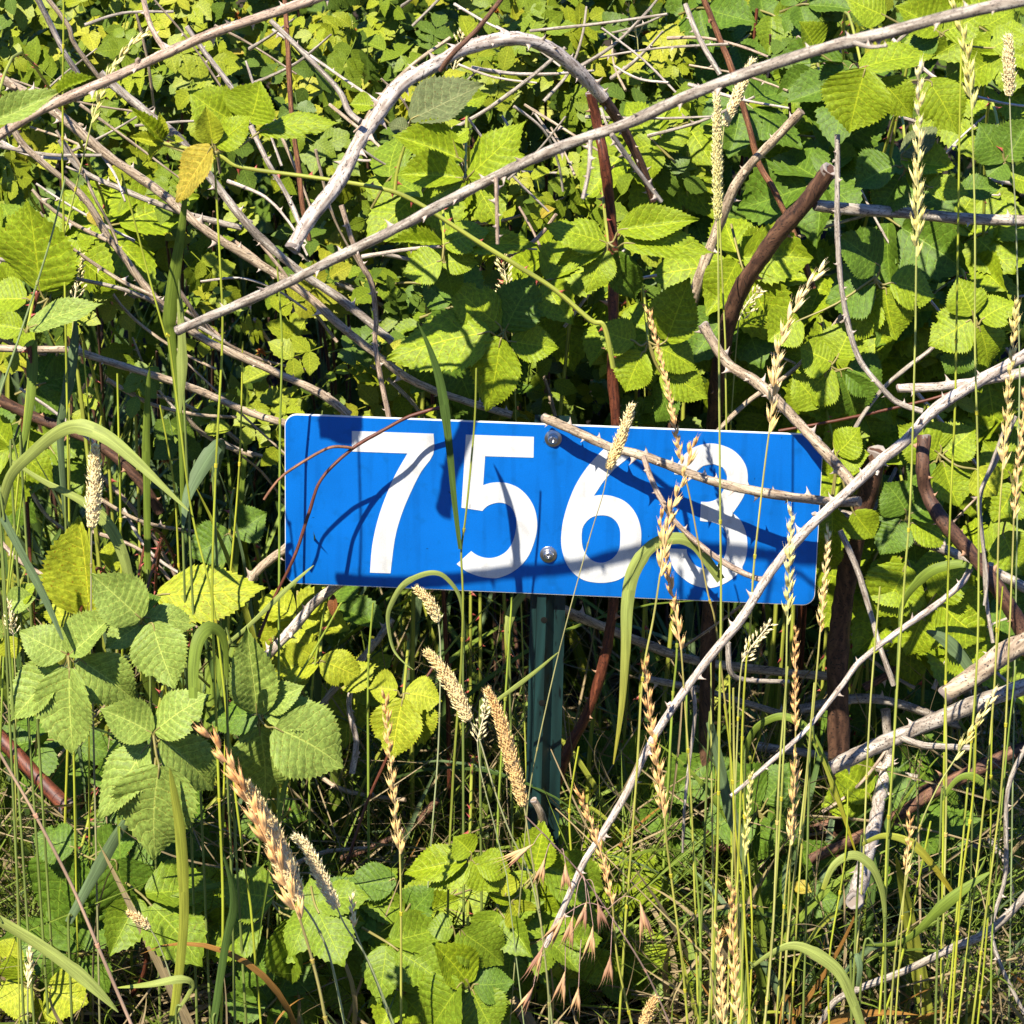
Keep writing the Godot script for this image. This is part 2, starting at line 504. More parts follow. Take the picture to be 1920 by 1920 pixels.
func cane(label: String, q: Array, r0: float, r1: float, z0: float, z1: float, mt: String, thorns := 0.0, called := "bramble_cane", cut := 0, group := "") -> Node3D:
	# q: x, y pairs; r in pixels at both ends; thorns: mean spacing in pixels; cut: 1 the first end is a sawn end, 2 the last, 3 both
	var path := px_path(q, z0, z1, 6, 0.004)
	var a: Vector3 = path[0]
	var e: Vector3 = path[-1]
	var lo := a if a.y < e.y else e
	var t := thing(called, label, "twig" if called.contains("twig") else "cane", lo, group)
	var ra := r0 * pxm(a)
	var re := r1 * pxm(e)
	var b := MB.new()
	tube(b, path, ra, re, 11 if r0 > 6 else 7, 0.085)
	if cut == 0 and r0 > 4:      # knuckles where side shoots once grew
		for k in range(4, path.size() - 4, 9):
			if rng.randf() < 0.5:
				var d := frame_at(path, k)
				var o := d.cross(Vector3(R(-1, 1), R(-1, 1), R(-1, 1))).normalized()
				var r := lerpf(ra, re, float(k) / path.size())
				tube(b, [path[k] + o * r * 0.4, path[k] + o * r * 1.25, path[k] + o * r * 1.5 + d * r * 0.5], r * 0.75, r * 0.3, 6, 0.1)
	put("stem", b, M[mt], t)
	if thorns > 0.0: add_thorns(t, path, ra, re, thorns * pxm(a), 14.5 * pxm(a) * clampf(r0 / 9.0, 0.55, 1.1), {"cane_green": "thorn_red", "cane_red": "thorn_brown", "cane_dark": "thorn_brown"}.get(mt, "thorn_pale"))
	if cut & 1: cut_end(t, a, -frame_at(path, 0), ra, M.cut_wood)
	if cut & 2: cut_end(t, e, frame_at(path, path.size() - 1), re, M.cut_wood)
	return t

func side_twig(t: Node3D, q: Array, r0: float, r1: float, z0: float, z1: float, mt: String, thorns := 0.0) -> void:
	var path := px_path(q, z0, z1, 5, 0.002)
	var b := MB.new()
	tube(b, path, r0 * pxm(path[0]), r1 * pxm(path[0]), 7, 0.05)
	put("side_twig", b, M[mt], t)
	if thorns > 0.0: add_thorns(t, path, r0 * pxm(path[0]), r1 * pxm(path[0]), thorns * pxm(path[0]), 11.0 * pxm(path[0]), "thorn_pale")

func set_leaf(t: Node3D, base: Vector3, tip: Vector3, w: float, tint: String, shape := -1, called := "leaflet", facing := Vector3.ZERO) -> MeshInstance3D:
	var y := tip - base
	var ln := y.length()
	var n := facing
	if n == Vector3.ZERO: n = cam_basis.z * 0.45 + to_sun * 0.75 + Vector3(R(-0.35, 0.35), R(-0.25, 0.35), R(-0.1, 0.2))
	var x := y.cross(n).normalized()
	var z := x.cross(y).normalized()
	var list: Array = SH.leaf
	var m: Mesh = SH.young if shape == 99 else list[(rng.randi() % list.size()) if shape < 0 else shape % list.size()]
	return part(called, m, M["leaf_" + tint], t, Transform3D(Basis(x * w * 1.1, y, z * ln), base - t.position))

func spray(label: String, node: Array, z: float, leaves: Array, stem := [], stem_mat := "cane_green", stem_r := 4.0, group := "") -> Node3D:
	# a living bramble shoot: leaflets given by base x, y, tip x, y, half width (pixels), tint and if wanted a depth step; short stalks join them to the node; the stem runs to the soil
	var c := P(node[0], node[1], z)
	var foot := Vector3(c.x + R(-0.03, 0.03), 0.0, minf(c.z - 0.1, -0.2) - R(0.0, 0.1))
	var t := thing("bramble_shoot", label, "bramble", foot, group)
	var b := MB.new()
	for l in leaves:
		var dz: float = l[6] if l.size() > 6 else 0.0
		var base := P(l[0], l[1], z + dz)
		var ln := Vector2(l[2] - l[0], l[3] - l[1]).length() * pxm(base)
		var tip := P(l[2], l[3], z + dz + ln * R(-0.2, 0.3))
		set_leaf(t, base, tip, l[4] * pxm(base), l[5], 99 if l[4] < 18 else -1)
		if (base - c).length() < 0.09:
			tube(b, curve([c, (c + base) * 0.5 + Vector3(0, -0.004, 0.0), base, base.lerp(tip, 0.12)], 3), 2.6 * pxm(c), 1.6 * pxm(c), 5, 0.0, false)
	if b.v.size(): put("petiole", b, M.petiole, t)
	var path := []
	if stem.is_empty():
		path = curve([foot - Vector3(0, 0.02, 0), Vector3(foot.x + R(-0.02, 0.02), c.y * 0.7, foot.z + 0.02), Vector3(c.x, c.y + 0.015, lerpf(foot.z, c.z, 0.55)), c], 6)
	else:
		path = px_path(stem, z, z, 6)
	b = MB.new()
	tube(b, path, stem_r * pxm(c), stem_r * 0.7 * pxm(c), 7, 0.03)
	put("stem", b, M[stem_mat], t)
	add_thorns(t, path, stem_r * pxm(c), stem_r * 0.7 * pxm(c), 0.02, 11.0 * pxm(c), "thorn_red")
	return t

func compound_leaf(t: Node3D, at: Vector3, dir: Vector3, n: Vector3, size: float, count: int, tint: String) -> void:
	# one bramble leaf of three or five leaflets spread like a hand; a part with the leaflets as its sub-parts
	var leaf := Node3D.new()
	leaf.name = "leaf"
	t.add_child(leaf, true)
	leaf.position = at - t.position
	var z := n.normalized()
	var y := (dir - z * dir.dot(z)).normalized()
	var x := y.cross(z)
	var ang := [0.0, 62.0, -62.0, 122.0, -122.0]
	for k in count:
		var a: float = deg_to_rad(ang[k] + R(-9, 9))
		var d := (y * cos(a) + x * sin(a) + z * R(-0.3, 0.12)).normalized()
		var ln: float = size * [1.0, 0.88, 0.88, 0.68, 0.68][k] * R(0.9, 1.1)
		var nn := (z + x * R(-0.3, 0.3) + y * R(-0.3, 0.3)).normalized()
		var xx := d.cross(nn).normalized()
		part("leaflet", SH.leaf_low[rng.randi() % 4], M["leaf_" + tint], leaf, Transform3D(Basis(xx * ln * R(0.36, 0.44), d * ln, xx.cross(d) * ln), d * size * (0.22 if k == 0 else 0.06)))
	var b := MB.new()
	tube(b, curve([Vector3(0, 0, 0) + y * size * 0.22, Vector3.ZERO, -y * size * 0.5 - z * size * 0.25], 3), 0.0010, 0.0013, 5, 0.0, false)
	part("petiole", b.mesh(), M.petiole, leaf)

func ribbon(b: MB, path: Array, w0: float, w1: float, w2: float, face: Vector3, tip: Color, from := 0.8, col := Color.WHITE) -> void:
	# a flat grass blade along a path: widths at root, middle and end
	var n := path.size()
	var base := b.v.size()
	var along := 0.0
	var twist := R(-1.3, 1.3)
	for k in n:
		var s := float(k) / (n - 1)
		var w := 0.86 * lerpf(w0, w1, s * 2.0) if s < 0.5 else lerpf(w1, w2, pow(s * 2.0 - 1.0, 1.6))
		var d := frame_at(path, k)
		if k: along += (path[k] - path[k - 1]).length()
		var sx := d.cross(face).normalized()
		sx = sx.rotated(d, twist * (s - 0.4))
		var nn := sx.cross(d)
		var cc := col if s < from else col.lerp(tip, (s - from) / (1.0 - from))
		b.vert(path[k] - sx * w, (nn - sx * 0.4).normalized(), Vector2(0, along * 8.0), cc)
		b.vert(path[k] - nn * w * 0.35, nn, Vector2(0.5, along * 8.0), cc)
		b.vert(path[k] + sx * w, (nn + sx * 0.4).normalized(), Vector2(1, along * 8.0), cc)
	for k in n - 1:
		for j in 2:
			var q := base + k * 3 + j
			b.quad(q, q + 3, q + 4, q + 1)

func blade(label: String, q: Array, w0: float, w1: float, w2: float, z0: float, z1: float, mt: String, tip := Color(1.5, 1.15, 0.6), from := 0.85, roll := 0.3) -> void:
	# one big grass blade, root first
	var path := px_path(q, z0, z1, 6)
	var p: Vector3 = path[0]
	var foot := Vector3(p.x + R(-0.01, 0.01), 0.0, p.z - 0.01)
	var t := thing("grass_leaf", label, "grass leaf", foot)
	var b := MB.new()
	var k := pxm(p)
	ribbon(b, path, w0 * k, w1 * k, w2 * k, (cam_basis.z + cam_basis.x * roll).normalized(), tip, from)
	put("leaf_blade", b, M[mt], t)
	if p.y > 0.01:
		b = MB.new()
		tube(b, curve([foot - Vector3(0, 0.01, 0), foot.lerp(p, 0.5), p, path[2]], 5), 2.8 * k, 2.2 * k, 6, 0.0, false, Color(0.24, 0.3, 0.06))
		put("stem", b, M.stem, t)

const TAN := Color(0.74, 0.50, 0.23)
const GOLD := Color(0.80, 0.60, 0.27)
const CREAM := Color(0.92, 0.77, 0.46)
const GREENISH := Color(0.66, 0.66, 0.24)
const RUST := Color(0.6, 0.36, 0.15)
const PURPLE := Color(0.30, 0.15, 0.10)

func head(t: Node3D, q: Array, z: float, style: String, w: float, col: Color, col2: Color) -> void:
	# q: x, y pairs from the foot of the head to its tip; w: half width in pixels
	var path := px_path(q, z, z + 0.004, 8)
	var k := pxm(path[0])
	var b := MB.new()
	tube(b, path, 1.6 * k, 0.8 * k, 5, 0.0, false, col)
	var length := 0.0
	for j in range(1, path.size()): length += (path[j] - path[j - 1]).length()
	var acc := 0.0
	var nxt := 0.0
	var side := 1.0
	var turn := R(0, TAU)
	for j in range(1, path.size()):
		var seg: float = (path[j] - path[j - 1]).length()
		while acc + seg > nxt:
			var p: Vector3 = path[j - 1].lerp(path[j], (nxt - acc) / seg)
			var d := frame_at(path, j)
			var s := nxt / length
			var sx := d.cross(cam_basis.z).normalized()
			var cc := col.lerp(col2, s).lerp(col * Color(1.25, 1.15, 1.0), R(0, 0.5))
			if style == "spike":       # spikelets laid alternately along the axis, each of a few overlapping husks
				var open := 0.24 * (1.0 - 0.35 * s)
				var o := (d + sx * side * open + cam_basis.z * R(-0.12, 0.2)).normalized()
				var ln := w * k * R(2.0, 3.1) * (1.0 - 0.25 * s)
				for m in 5:
					var oo: Vector3 = (o + sx * side * (m - 2.0) * 0.06 + cam_basis.z * R(-0.22, 0.22) + sx * R(-0.1, 0.1)).normalized()
					spindle(b, p + sx * side * w * k * 0.12, oo, ln * R(0.6, 1.0), w * k * R(0.15, 0.24), cc * Color(1.2, 1.2, 1.2).lerp(Color(0.8, 0.66, 0.5), R(0, 0.8)), ln * R(0.1, 0.5))
				side = -side
				nxt += w * k * R(0.8, 1.4)
			elif style == "plume":     # a dense soft head of many small husks round the axis
				var env := w * k * pow(sin(PI * clampf(0.08 + 0.86 * s, 0, 1)), 0.55) * (1.15 - 0.45 * s)
				if s > 0.03 and s < 0.97: tube(b, [p - d * 2.0 * k, p + d * 2.0 * k], env * 0.55, env * 0.5, 7, 0.1, false, cc * Color(0.9, 0.85, 0.8))
				for m in 9:
					turn += 2.4
					var o := (sx * cos(turn) + cam_basis.z * sin(turn)).normalized()
					var rr := env * R(0.6, 1.1)
					var c2 := cc.lerp(col2, R(0, 0.5)) * lerpf(0.85, 1.15, rng.randf())
					c2.a = 1.0
					spindle(b, p + o * rr * 0.6, (d * R(0.8, 1.3) + o * R(0.25, 0.7) + Vector3(R(-0.25, 0.25), R(-0.25, 0.25), R(-0.25, 0.25))).normalized(), R(6, 11) * k * (w / 16.0 * 0.4 + 0.6), R(1.3, 2.2) * k, c2, R(2, 7) * k, 4)
				nxt += 4.0 * k
			else:                      # loose: husks in clumps on short branches
				for m in 3:
					turn += 2.0
					var o := (sx * cos(turn) + cam_basis.z * sin(turn) * 0.6 + d * 0.8).normalized()
					var far := w * k * R(0.4, 1.1) * (1.05 - 0.75 * s)
					tube(b, [p, p + o * far], 0.5 * k, 0.35 * k, 3, 0.0, false, col)
					for g in 4:
						spindle(b, p + o * far * R(0.6, 1.1), (o + d * 0.8 + Vector3(R(-0.4, 0.4), R(-0.4, 0.4), R(-0.4, 0.4))).normalized(), R(7, 11) * k, R(1.3, 2.0) * k, cc, R(2, 4) * k, 4)
				nxt += R(8, 13) * k
		acc += seg
	put("seed_head", b, M.seed, t)

func stalk(label: String, hq: Array, style: String, w: float, col: Color, col2: Color, sq: Array, z: float, r := 2.6, stem_col := Color(0.52, 0.56, 0.045), group := "") -> Node3D:
	# a flowering grass: seed head (foot to tip) on a stem (head down to the soil) with a joint or two
	var path := px_path(sq, z, z - 0.01, 6)
	var p: Vector3 = path[-1]
	if p.y > 0.0:
		var d := frame_at(path, path.size() - 1)
		var low := Vector3(p.x + clampf(d.x, -0.3, 0.3) * p.y * 0.5, -0.01, p.z - 0.01)
		path.append_array(curve([p, p.lerp(low, 0.5), low], 3).slice(1))
	var foot: Vector3 = path[-1]
	var t := thing("grass_stalk", label, "grass stalk", foot, group)
	var b := MB.new()
	var k := pxm(path[0])
	tube(b, path, r * 0.6 * k, r * 0.9 * k, 6, 0.0, false, stem_col.lerp(col, 0.5), stem_col)
	for j in [path.size() / 3, 2 * path.size() / 3]:
		var d := frame_at(path, j)
		tube(b, [path[j] - d * 4.0 * k, path[j], path[j] + d * 4.0 * k], r * 1.15 * k, r * 1.0 * k, 6, 0.0, true, stem_col * Color(1.3, 1.05, 0.9))
	put("stem", b, M.stem, t)
	if hq.size(): head(t, hq, z, style, w, col, col2)
	return t

func sheath_leaf(t: Node3D, q: Array, w: float, z0: float, z1: float, mt: String) -> void:
	var b := MB.new()
	var path := px_path(q, z0, z1, 6)
	var k := pxm(path[0])
	ribbon(b, path, w * 0.55 * k, w * k, 0.3 * k, (cam_basis.z + cam_basis.x * R(-0.4, 0.4)).normalized(), Color(1.5, 1.15, 0.6))
	put("leaf_blade", b, M[mt], t)

func rounded(w: float, h: float, r: float) -> PackedVector2Array:
	var out := PackedVector2Array()
	for c in [[1, 1, 0], [-1, 1, 90], [-1, -1, 180], [1, -1, 270]]:
		for k in 9:
			var a := deg_to_rad(c[2] + 90.0 * k / 8.0)
			out.push_back(Vector2(c[0] * (w / 2 - r) + cos(a) * r, c[1] * (h / 2 - r) + sin(a) * r))
	return out

func extrude(poly: PackedVector2Array, z0: float, z1: float) -> MB:
	var b := MB.new()
	var idx := Geometry2D.triangulate_polygon(poly)
	for f in 2:
		var at := b.v.size()
		for p in poly: b.vert(Vector3(p.x, p.y, z1 if f == 0 else z0), Vector3(0, 0, 1 if f == 0 else -1), p * 10.0)
		for k in range(0, idx.size(), 3):
			b.tri(at + idx[k], at + idx[k + 1], at + idx[k + 2])
	var n := poly.size()
	for k in n:
		var p := poly[k]
		var q := poly[(k + 1) % n]
		var e := (q - p).normalized()
		var nn := Vector3(e.y, -e.x, 0)
		var at := b.vert(Vector3(p.x, p.y, z0), nn, Vector2.ZERO)
		b.vert(Vector3(q.x, q.y, z0), nn, Vector2.ZERO); b.vert(Vector3(q.x, q.y, z1), nn, Vector2.ZERO); b.vert(Vector3(p.x, p.y, z1), nn, Vector2.ZERO)
		b.quad(at, at + 3, at + 2, at + 1)
	return b

func outline(mm: Array) -> PackedVector2Array:          # millimetres; runs of gentle turns are rounded, sharp corners stay
	var pts := []
	for k in mm.size() / 2: pts.append(Vector2(mm[2 * k], mm[2 * k + 1]) * 0.001)
	var n := pts.size()
	var gentle := []
	for k in n:
		var a: Vector2 = pts[k] - pts[(k + n - 1) % n]
		var c: Vector2 = pts[(k + 1) % n] - pts[k]
		gentle.append(absf(a.angle_to(c)) < deg_to_rad(38))
	var out := PackedVector2Array()
	for k in n:
		out.push_back(pts[k])
		var k2 := (k + 1) % n
		if gentle[k] or gentle[k2]:
			var p0: Vector2 = pts[(k + n - 1) % n] if gentle[k] else pts[k]
			var p3: Vector2 = pts[(k + 2) % n] if gentle[k2] else pts[k2]
			for j in [1, 2]: out.push_back(pts[k].cubic_interpolate(pts[k2], p0, p3, j / 3.0))
	return out

func lathe(prof: Array, sides := 28) -> MB:             # radius, height pairs along +z
	var b := MB.new()
	for k in prof.size():
		for j in sides + 1:
			var a := TAU * j / sides
			b.vert(Vector3(cos(a) * prof[k][0], sin(a) * prof[k][0], prof[k][1]), Vector3.BACK, Vector2(float(j) / sides, k))
	for k in prof.size() - 1:
		for j in sides: b.quad(k * (sides + 1) + j, k * (sides + 1) + j + 1, (k + 1) * (sides + 1) + j + 1, (k + 1) * (sides + 1) + j)
	b.smooth_normals()
	for k in b.n.size():
		if b.n[k].z < -0.2: b.n[k] = -b.n[k]
	return b

func build_sign() -> void:
	var basis := Basis(Vector3(0.9974, -0.0211, 0.0686), Vector3(0.021, 0.9998, 0.0025), Vector3(-0.0686, -0.0011, 0.9976)).orthonormalized()
	var ctr := Vector3(0.0329, 0.5, 0.0)
	var foot := ctr - basis.y * 0.5
	var t := thing("address_sign", "blue house number sign reading 7563 bolted to a green steel post", "sign", foot)
	t.basis = basis
	var up := Transform3D(Basis(), Vector3(0, 0.5, 0))
	var panel := part("sign_panel", extrude(rounded(0.4572, 0.1524, 0.0105), -0.0026, 0.0).mesh(), M.sign_edge, t, up)
	part("blue_face", extrude(rounded(0.4560, 0.1508, 0.0099), 0.0, 0.0005).mesh(), M.sign_blue, panel)
	var seven := [-170.9, 63.6, -101.1, 64.0, -101.1, 45.9, -111.3, 29.9, -120.3, 10.4, -128.0, -10.0, -133.4, -32.2, -136.8, -62.9, -154.6, -63.0, -153.0, -39.2, -148.6, -16.2, -142.0, 5.1, -133.8, 25.5, -123.2, 45.7, -170.8, 45.5]
	var five_a := [-73.5, 64.3, -15.7, 64.7, -15.6, 46.4, -56.8, 46.0, -58.0, 20.0, -51.6, 22.3, -43.3, 23.2, -35.8, 22.2, -27.4, 18.7, -19.7, 11.6, -14.1, 2.3, -11.4, -8.1, -11.1, -17.7, -13.0, -28.3, -17.3, -40.8, -24.2, -50.8, -33.3, -58.3, -43.2, -62.7]
	var five_b := [-51.6, -63.3, -60.9, -62.0, -71.1, -58.2, -79.6, -51.9, -67.3, -39.7, -61.2, -43.6, -52.8, -45.4, -44.5, -43.7, -37.0, -38.6, -32.2, -30.9, -29.7, -22.0, -28.8, -12.3, -30.0, -5.4, -33.2, 0.6, -38.3, 4.3, -44.6, 5.1, -50.4, 3.6, -54.9, 1.0, -58.2, -2.9, -76.3, -0.8]
	var six_a := [47.4, 59.8, 63.2, 56.2, 69.1, 53.4, 65.1, 49.8, 56.3, 42.1, 49.1, 34.0, 42.7, 25.1, 36.6, 14.5, 42.2, 15.4, 49.6, 15.4, 58.0, 13.2, 64.8, 9.6, 71.2, 2.9, 75.6, -5.6, 78.0, -15.1, 78.3, -23.9, 77.9, -34.4, 74.9, -44.2]
	var six_b := [68.5, -53.3, 60.4, -59.8, 50.4, -62.9, 40.4, -63.4, 30.3, -61.6, 21.8, -56.2, 15.7, -48.6, 12.1, -39.9, 10.0, -30.3, 9.9, -19.8, 11.3, -7.5, 15.0, 7.5, 20.4, 22.5, 27.5, 35.7, 33.9, 44.6, 41.0, 53.4]
	var hole := [43.1, -2.5, 50.2, -3.2, 56.2, -7.3, 59.7, -14.2, 60.4, -22.9, 59.9, -31.7, 56.3, -38.9, 50.6, -43.5, 44.0, -45.4, 37.3, -43.6, 32.1, -39.0, 28.6, -32.2, 27.4, -24.3, 27.7, -15.5, 30.9, -8.9, 36.1, -4.3]
	var three_a := [104.2, 36.8, 105.8, 43.7, 109.3, 50.8, 114.8, 57.0, 122.0, 62.0, 132.5, 65.0, 142.4, 64.1, 152.4, 60.3, 160.1, 53.7, 165.0, 45.3, 166.6, 35.9, 165.8, 26.4, 162.6, 16.8, 155.3, 4.2, 161.7, -1.5, 166.2, -10.0, 168.8, -21.2, 168.5, -33.5]
	var three_b := [165.3, -44.1, 159.0, -53.2, 150.2, -59.8, 141.2, -63.5, 132.9, -63.9, 122.7, -61.0, 114.2, -55.2, 108.1, -49.3, 104.1, -40.7, 102.0, -29.8, 117.4, -29.8, 118.4, -34.8, 122.8, -41.6, 128.8, -45.8, 136.3, -46.3, 143.7, -43.3, 149.2, -37.0, 151.3, -28.1]
	var three_c := [151.4, -20.2, 149.8, -12.4, 145.4, -7.4, 138.7, -4.6, 132.1, -4.3, 127.8, -3.8, 127.9, 13.1, 135.5, 13.5, 141.9, 16.8, 145.8, 23.0, 148.4, 30.0, 148.9, 36.9, 146.6, 42.9, 141.5, 46.1, 134.9, 47.1, 128.4, 45.1, 123.6, 41.0, 121.4, 35.3]
	var six := outline(six_a + six_b)
	var inner := outline(hole)
	# the counter of the six joins the outline through a hair-thin slit at its lower left
	var io := 0
	var ii := 0
	var best := 9.0
	for a in six.size():
		for c in inner.size():
			if six[a].distance_to(inner[c]) < best and six[a].y < -0.03:
				best = six[a].distance_to(inner[c]); io = a; ii = c
	inner.reverse()
	ii = inner.size() - 1 - ii
	# both outlines must run opposite ways round
	if Geometry2D.is_polygon_clockwise(six) == Geometry2D.is_polygon_clockwise(inner):
		inner.reverse(); ii = inner.size() - 1 - ii
	var joined := PackedVector2Array()
	for k in six.size() + 1: joined.push_back(six[(io + k) % six.size()])
	for k in inner.size() + 1: joined.push_back(inner[(ii + k) % inner.size()])
	joined[six.size()] += (six[(io + six.size() - 1) % six.size()] - six[io]) * 0.004
	joined[joined.size() - 1] += (inner[(ii + inner.size() - 1) % inner.size()] - inner[ii]) * 0.004
	for d in [["digit_seven", outline(seven)], ["digit_five", outline(five_a + five_b)], ["digit_six", joined], ["digit_three", outline(three_a + three_b + three_c)]]:
		var b := extrude(d[1], 0.0004, 0.00085)
		part(d[0], b.mesh(), M.sign_white, panel)
	var post := MB.new()
	var prof := [[-0.0152, -0.0170], [-0.0152, -0.0148], [-0.0100, -0.0145], [-0.0086, -0.0032], [-0.0008, -0.0032], [0.0058, -0.0145], [0.0152, -0.0148], [0.0152, -0.0170], [0.0050, -0.0170], [-0.0016, -0.0055], [-0.0070, -0.0055], [-0.0088, -0.0170]]
	for k in prof.size():
		var p: Array = prof[k]
		var q: Array = prof[(k + 1) % prof.size()]
		var e := Vector2(q[0] - p[0], q[1] - p[1]).normalized()
		var nn := Vector3(-e.y, 0, e.x)
		for j in 2:
			var y: float = [-0.7, 0.0795][j]
			post.vert(Vector3(p[0], y, p[1]), nn, Vector2(k * 0.083, y * 2.0))
			post.vert(Vector3(q[0], y, q[1]), nn, Vector2(k * 0.083 + 0.083, y * 2.0))
		post.quad(k * 4, k * 4 + 1, k * 4 + 3, k * 4 + 2)
	var po := part("post", post.mesh(), M.post_paint, t, Transform3D(Basis(), Vector3(-0.001, 0.5, 0)))
	for y in [-0.101, -0.178]:
		var h := lathe([[0.0029, 0.0], [0.0027, 0.0003], [0.0, 0.0003]], 14)
		part("bolt_hole_disc", h.mesh(), M.hole_shade, po, Transform3D(Basis(), Vector3(-0.0022, y, -0.0030)))  # flat black disc on the paint, the hole's inner shade put into its colour
	for bp in [[0.7, 64.1], [-0.8, -39.6]]:
		var bolt := part("bolt", lathe([[0.0046, 0.001], [0.0046, 0.0022], [0.0043, 0.0034], [0.0035, 0.0044], [0.0026, 0.0049], [0.0021, 0.005], [0.0018, 0.0047], [0.0017, 0.0032], [0.0006, 0.003], [0.0, 0.0036]]).mesh(), M.steel, t, Transform3D(Basis(), Vector3(bp[0] * 0.001, 0.5 + bp[1] * 0.001, 0.0006)))
		part("washer", lathe([[0.0074, 0.0], [0.0074, 0.0008], [0.0070, 0.0012], [0.0055, 0.0013], [0.0050, 0.0018], [0.0044, 0.0018]]).mesh(), M.steel, bolt)

func ground_height(x: float, z: float) -> float:
	var s := clampf((-0.95 - z) / 1.2, 0.0, 1.0)
	s = s * s * (3.0 - 2.0 * s)
	return s * 1.05 + sin(x * 7.1 + z * 3.0) * 0.008 + sin(z * 11.0 - x * 5.0) * 0.007 + sin(x * 23.0 + z * 31.0) * 0.004 - 0.004

func build_ground() -> void:
	var b := MB.new()
	var g := []
	for k in 81:
		var s := (k - 40) / 40.0
		g.append(s * 1.6 + signf(s) * pow(absf(s), 9.0) * 80.0)
	for z in g:
		for x in g: b.vert(Vector3(x, ground_height(x, z), z), Vector3.UP, Vector2(x, z))
	for r in 80:
		for c in 80: b.quad(r * 81 + c, r * 81 + c + 1, r * 81 + c + 82, r * 81 + c + 81)
	b.smooth_normals()
	for k in b.n.size():
		if b.n[k].y < 0: b.n[k] = -b.n[k]
	setting("ground", b.mesh(), M.soil, "structure", "", "")

func scatter(called: String, label: String, category: String, m: Mesh, mt: String, list: Array) -> void:
	var mm := MultiMesh.new()
	mm.transform_format = MultiMesh.TRANSFORM_3D
	mm.mesh = m
	mm.instance_count = list.size()
	for k in list.size(): mm.set_instance_transform(k, list[k])
	var o := MultiMeshInstance3D.new()
	o.name = numbered(called)
	o.multimesh = mm
	o.material_override = M[mt]
	add_child(o)
	o.set_meta("kind", "stuff"); o.set_meta("label", label); o.set_meta("category", category)

func turned(up: Vector3, spin: float) -> Basis:
	var u := up.normalized()
	var x := u.cross(Vector3(sin(spin), 0.01, cos(spin))).normalized()
	return Basis(x, u, x.cross(u))

func _ready() -> void:
	rng.seed = 7563
	cam_basis = Basis(Vector3.RIGHT, deg_to_rad(PITCH))
	var cam := Camera3D.new()
	cam.name = "camera"
	cam.fov = 20.0
	cam.near = 0.05
	cam.far = 400.0
	add_child(cam)
	cam.position = EYE
	cam.basis = cam_basis
	cam.current = true
	var lens := CameraAttributesPhysical.new()
	lens.frustum_focal_length = 68.055
	lens.frustum_focus_distance = 2.47
	lens.frustum_near = 0.05
	lens.frustum_far = 400.0
	lens.exposure_aperture = 12.0
	cam.attributes = lens
	var el := deg_to_rad(50.0)
	var az := deg_to_rad(28.0)
	to_sun = Vector3(-cos(el) * sin(az), sin(el), cos(el) * cos(az))
	var sun := DirectionalLight3D.new()
	sun.name = "sun"
	add_child(sun)
	sun.look_at_from_position(Vector3.ZERO, -to_sun, Vector3.UP)
	sun.light_energy = 1.6
	sun.light_color = Color(1.0, 0.98, 0.94)
	sun.light_angular_distance = 0.5
	sun.shadow_enabled = true
	var env := Environment.new()
	env.background_mode = Environment.BG_SKY
	var sky := ProceduralSkyMaterial.new()
	sky.sky_top_color = Color(0.25, 0.45, 0.8)
	sky.sky_horizon_color = Color(0.62, 0.72, 0.85)
	sky.sky_curve = 0.15
	sky.ground_bottom_color = Color(0.2, 0.19, 0.14)
	sky.ground_horizon_color = Color(0.45, 0.45, 0.4)
	env.sky = Sky.new()
	env.sky.sky_material = sky
	env.background_energy_multiplier = 0.7
	env.tonemap_mode = Environment.TONE_MAPPER_LINEAR
	env.tonemap_exposure = 1.86
	env.sdfgi_enabled = true; env.ssao_enabled = true; env.ssil_enabled = true
	var we := WorldEnvironment.new()
	we.name = "world_environment"
	we.environment = env
	add_child(we)
	make_materials()
	make_shapes()
	build_ground()
	build_sign()
	build_canes()
	build_roses()
	build_sprays()
	build_bramble_fill()
	build_blades()
	build_stalks()
	build_undergrowth()

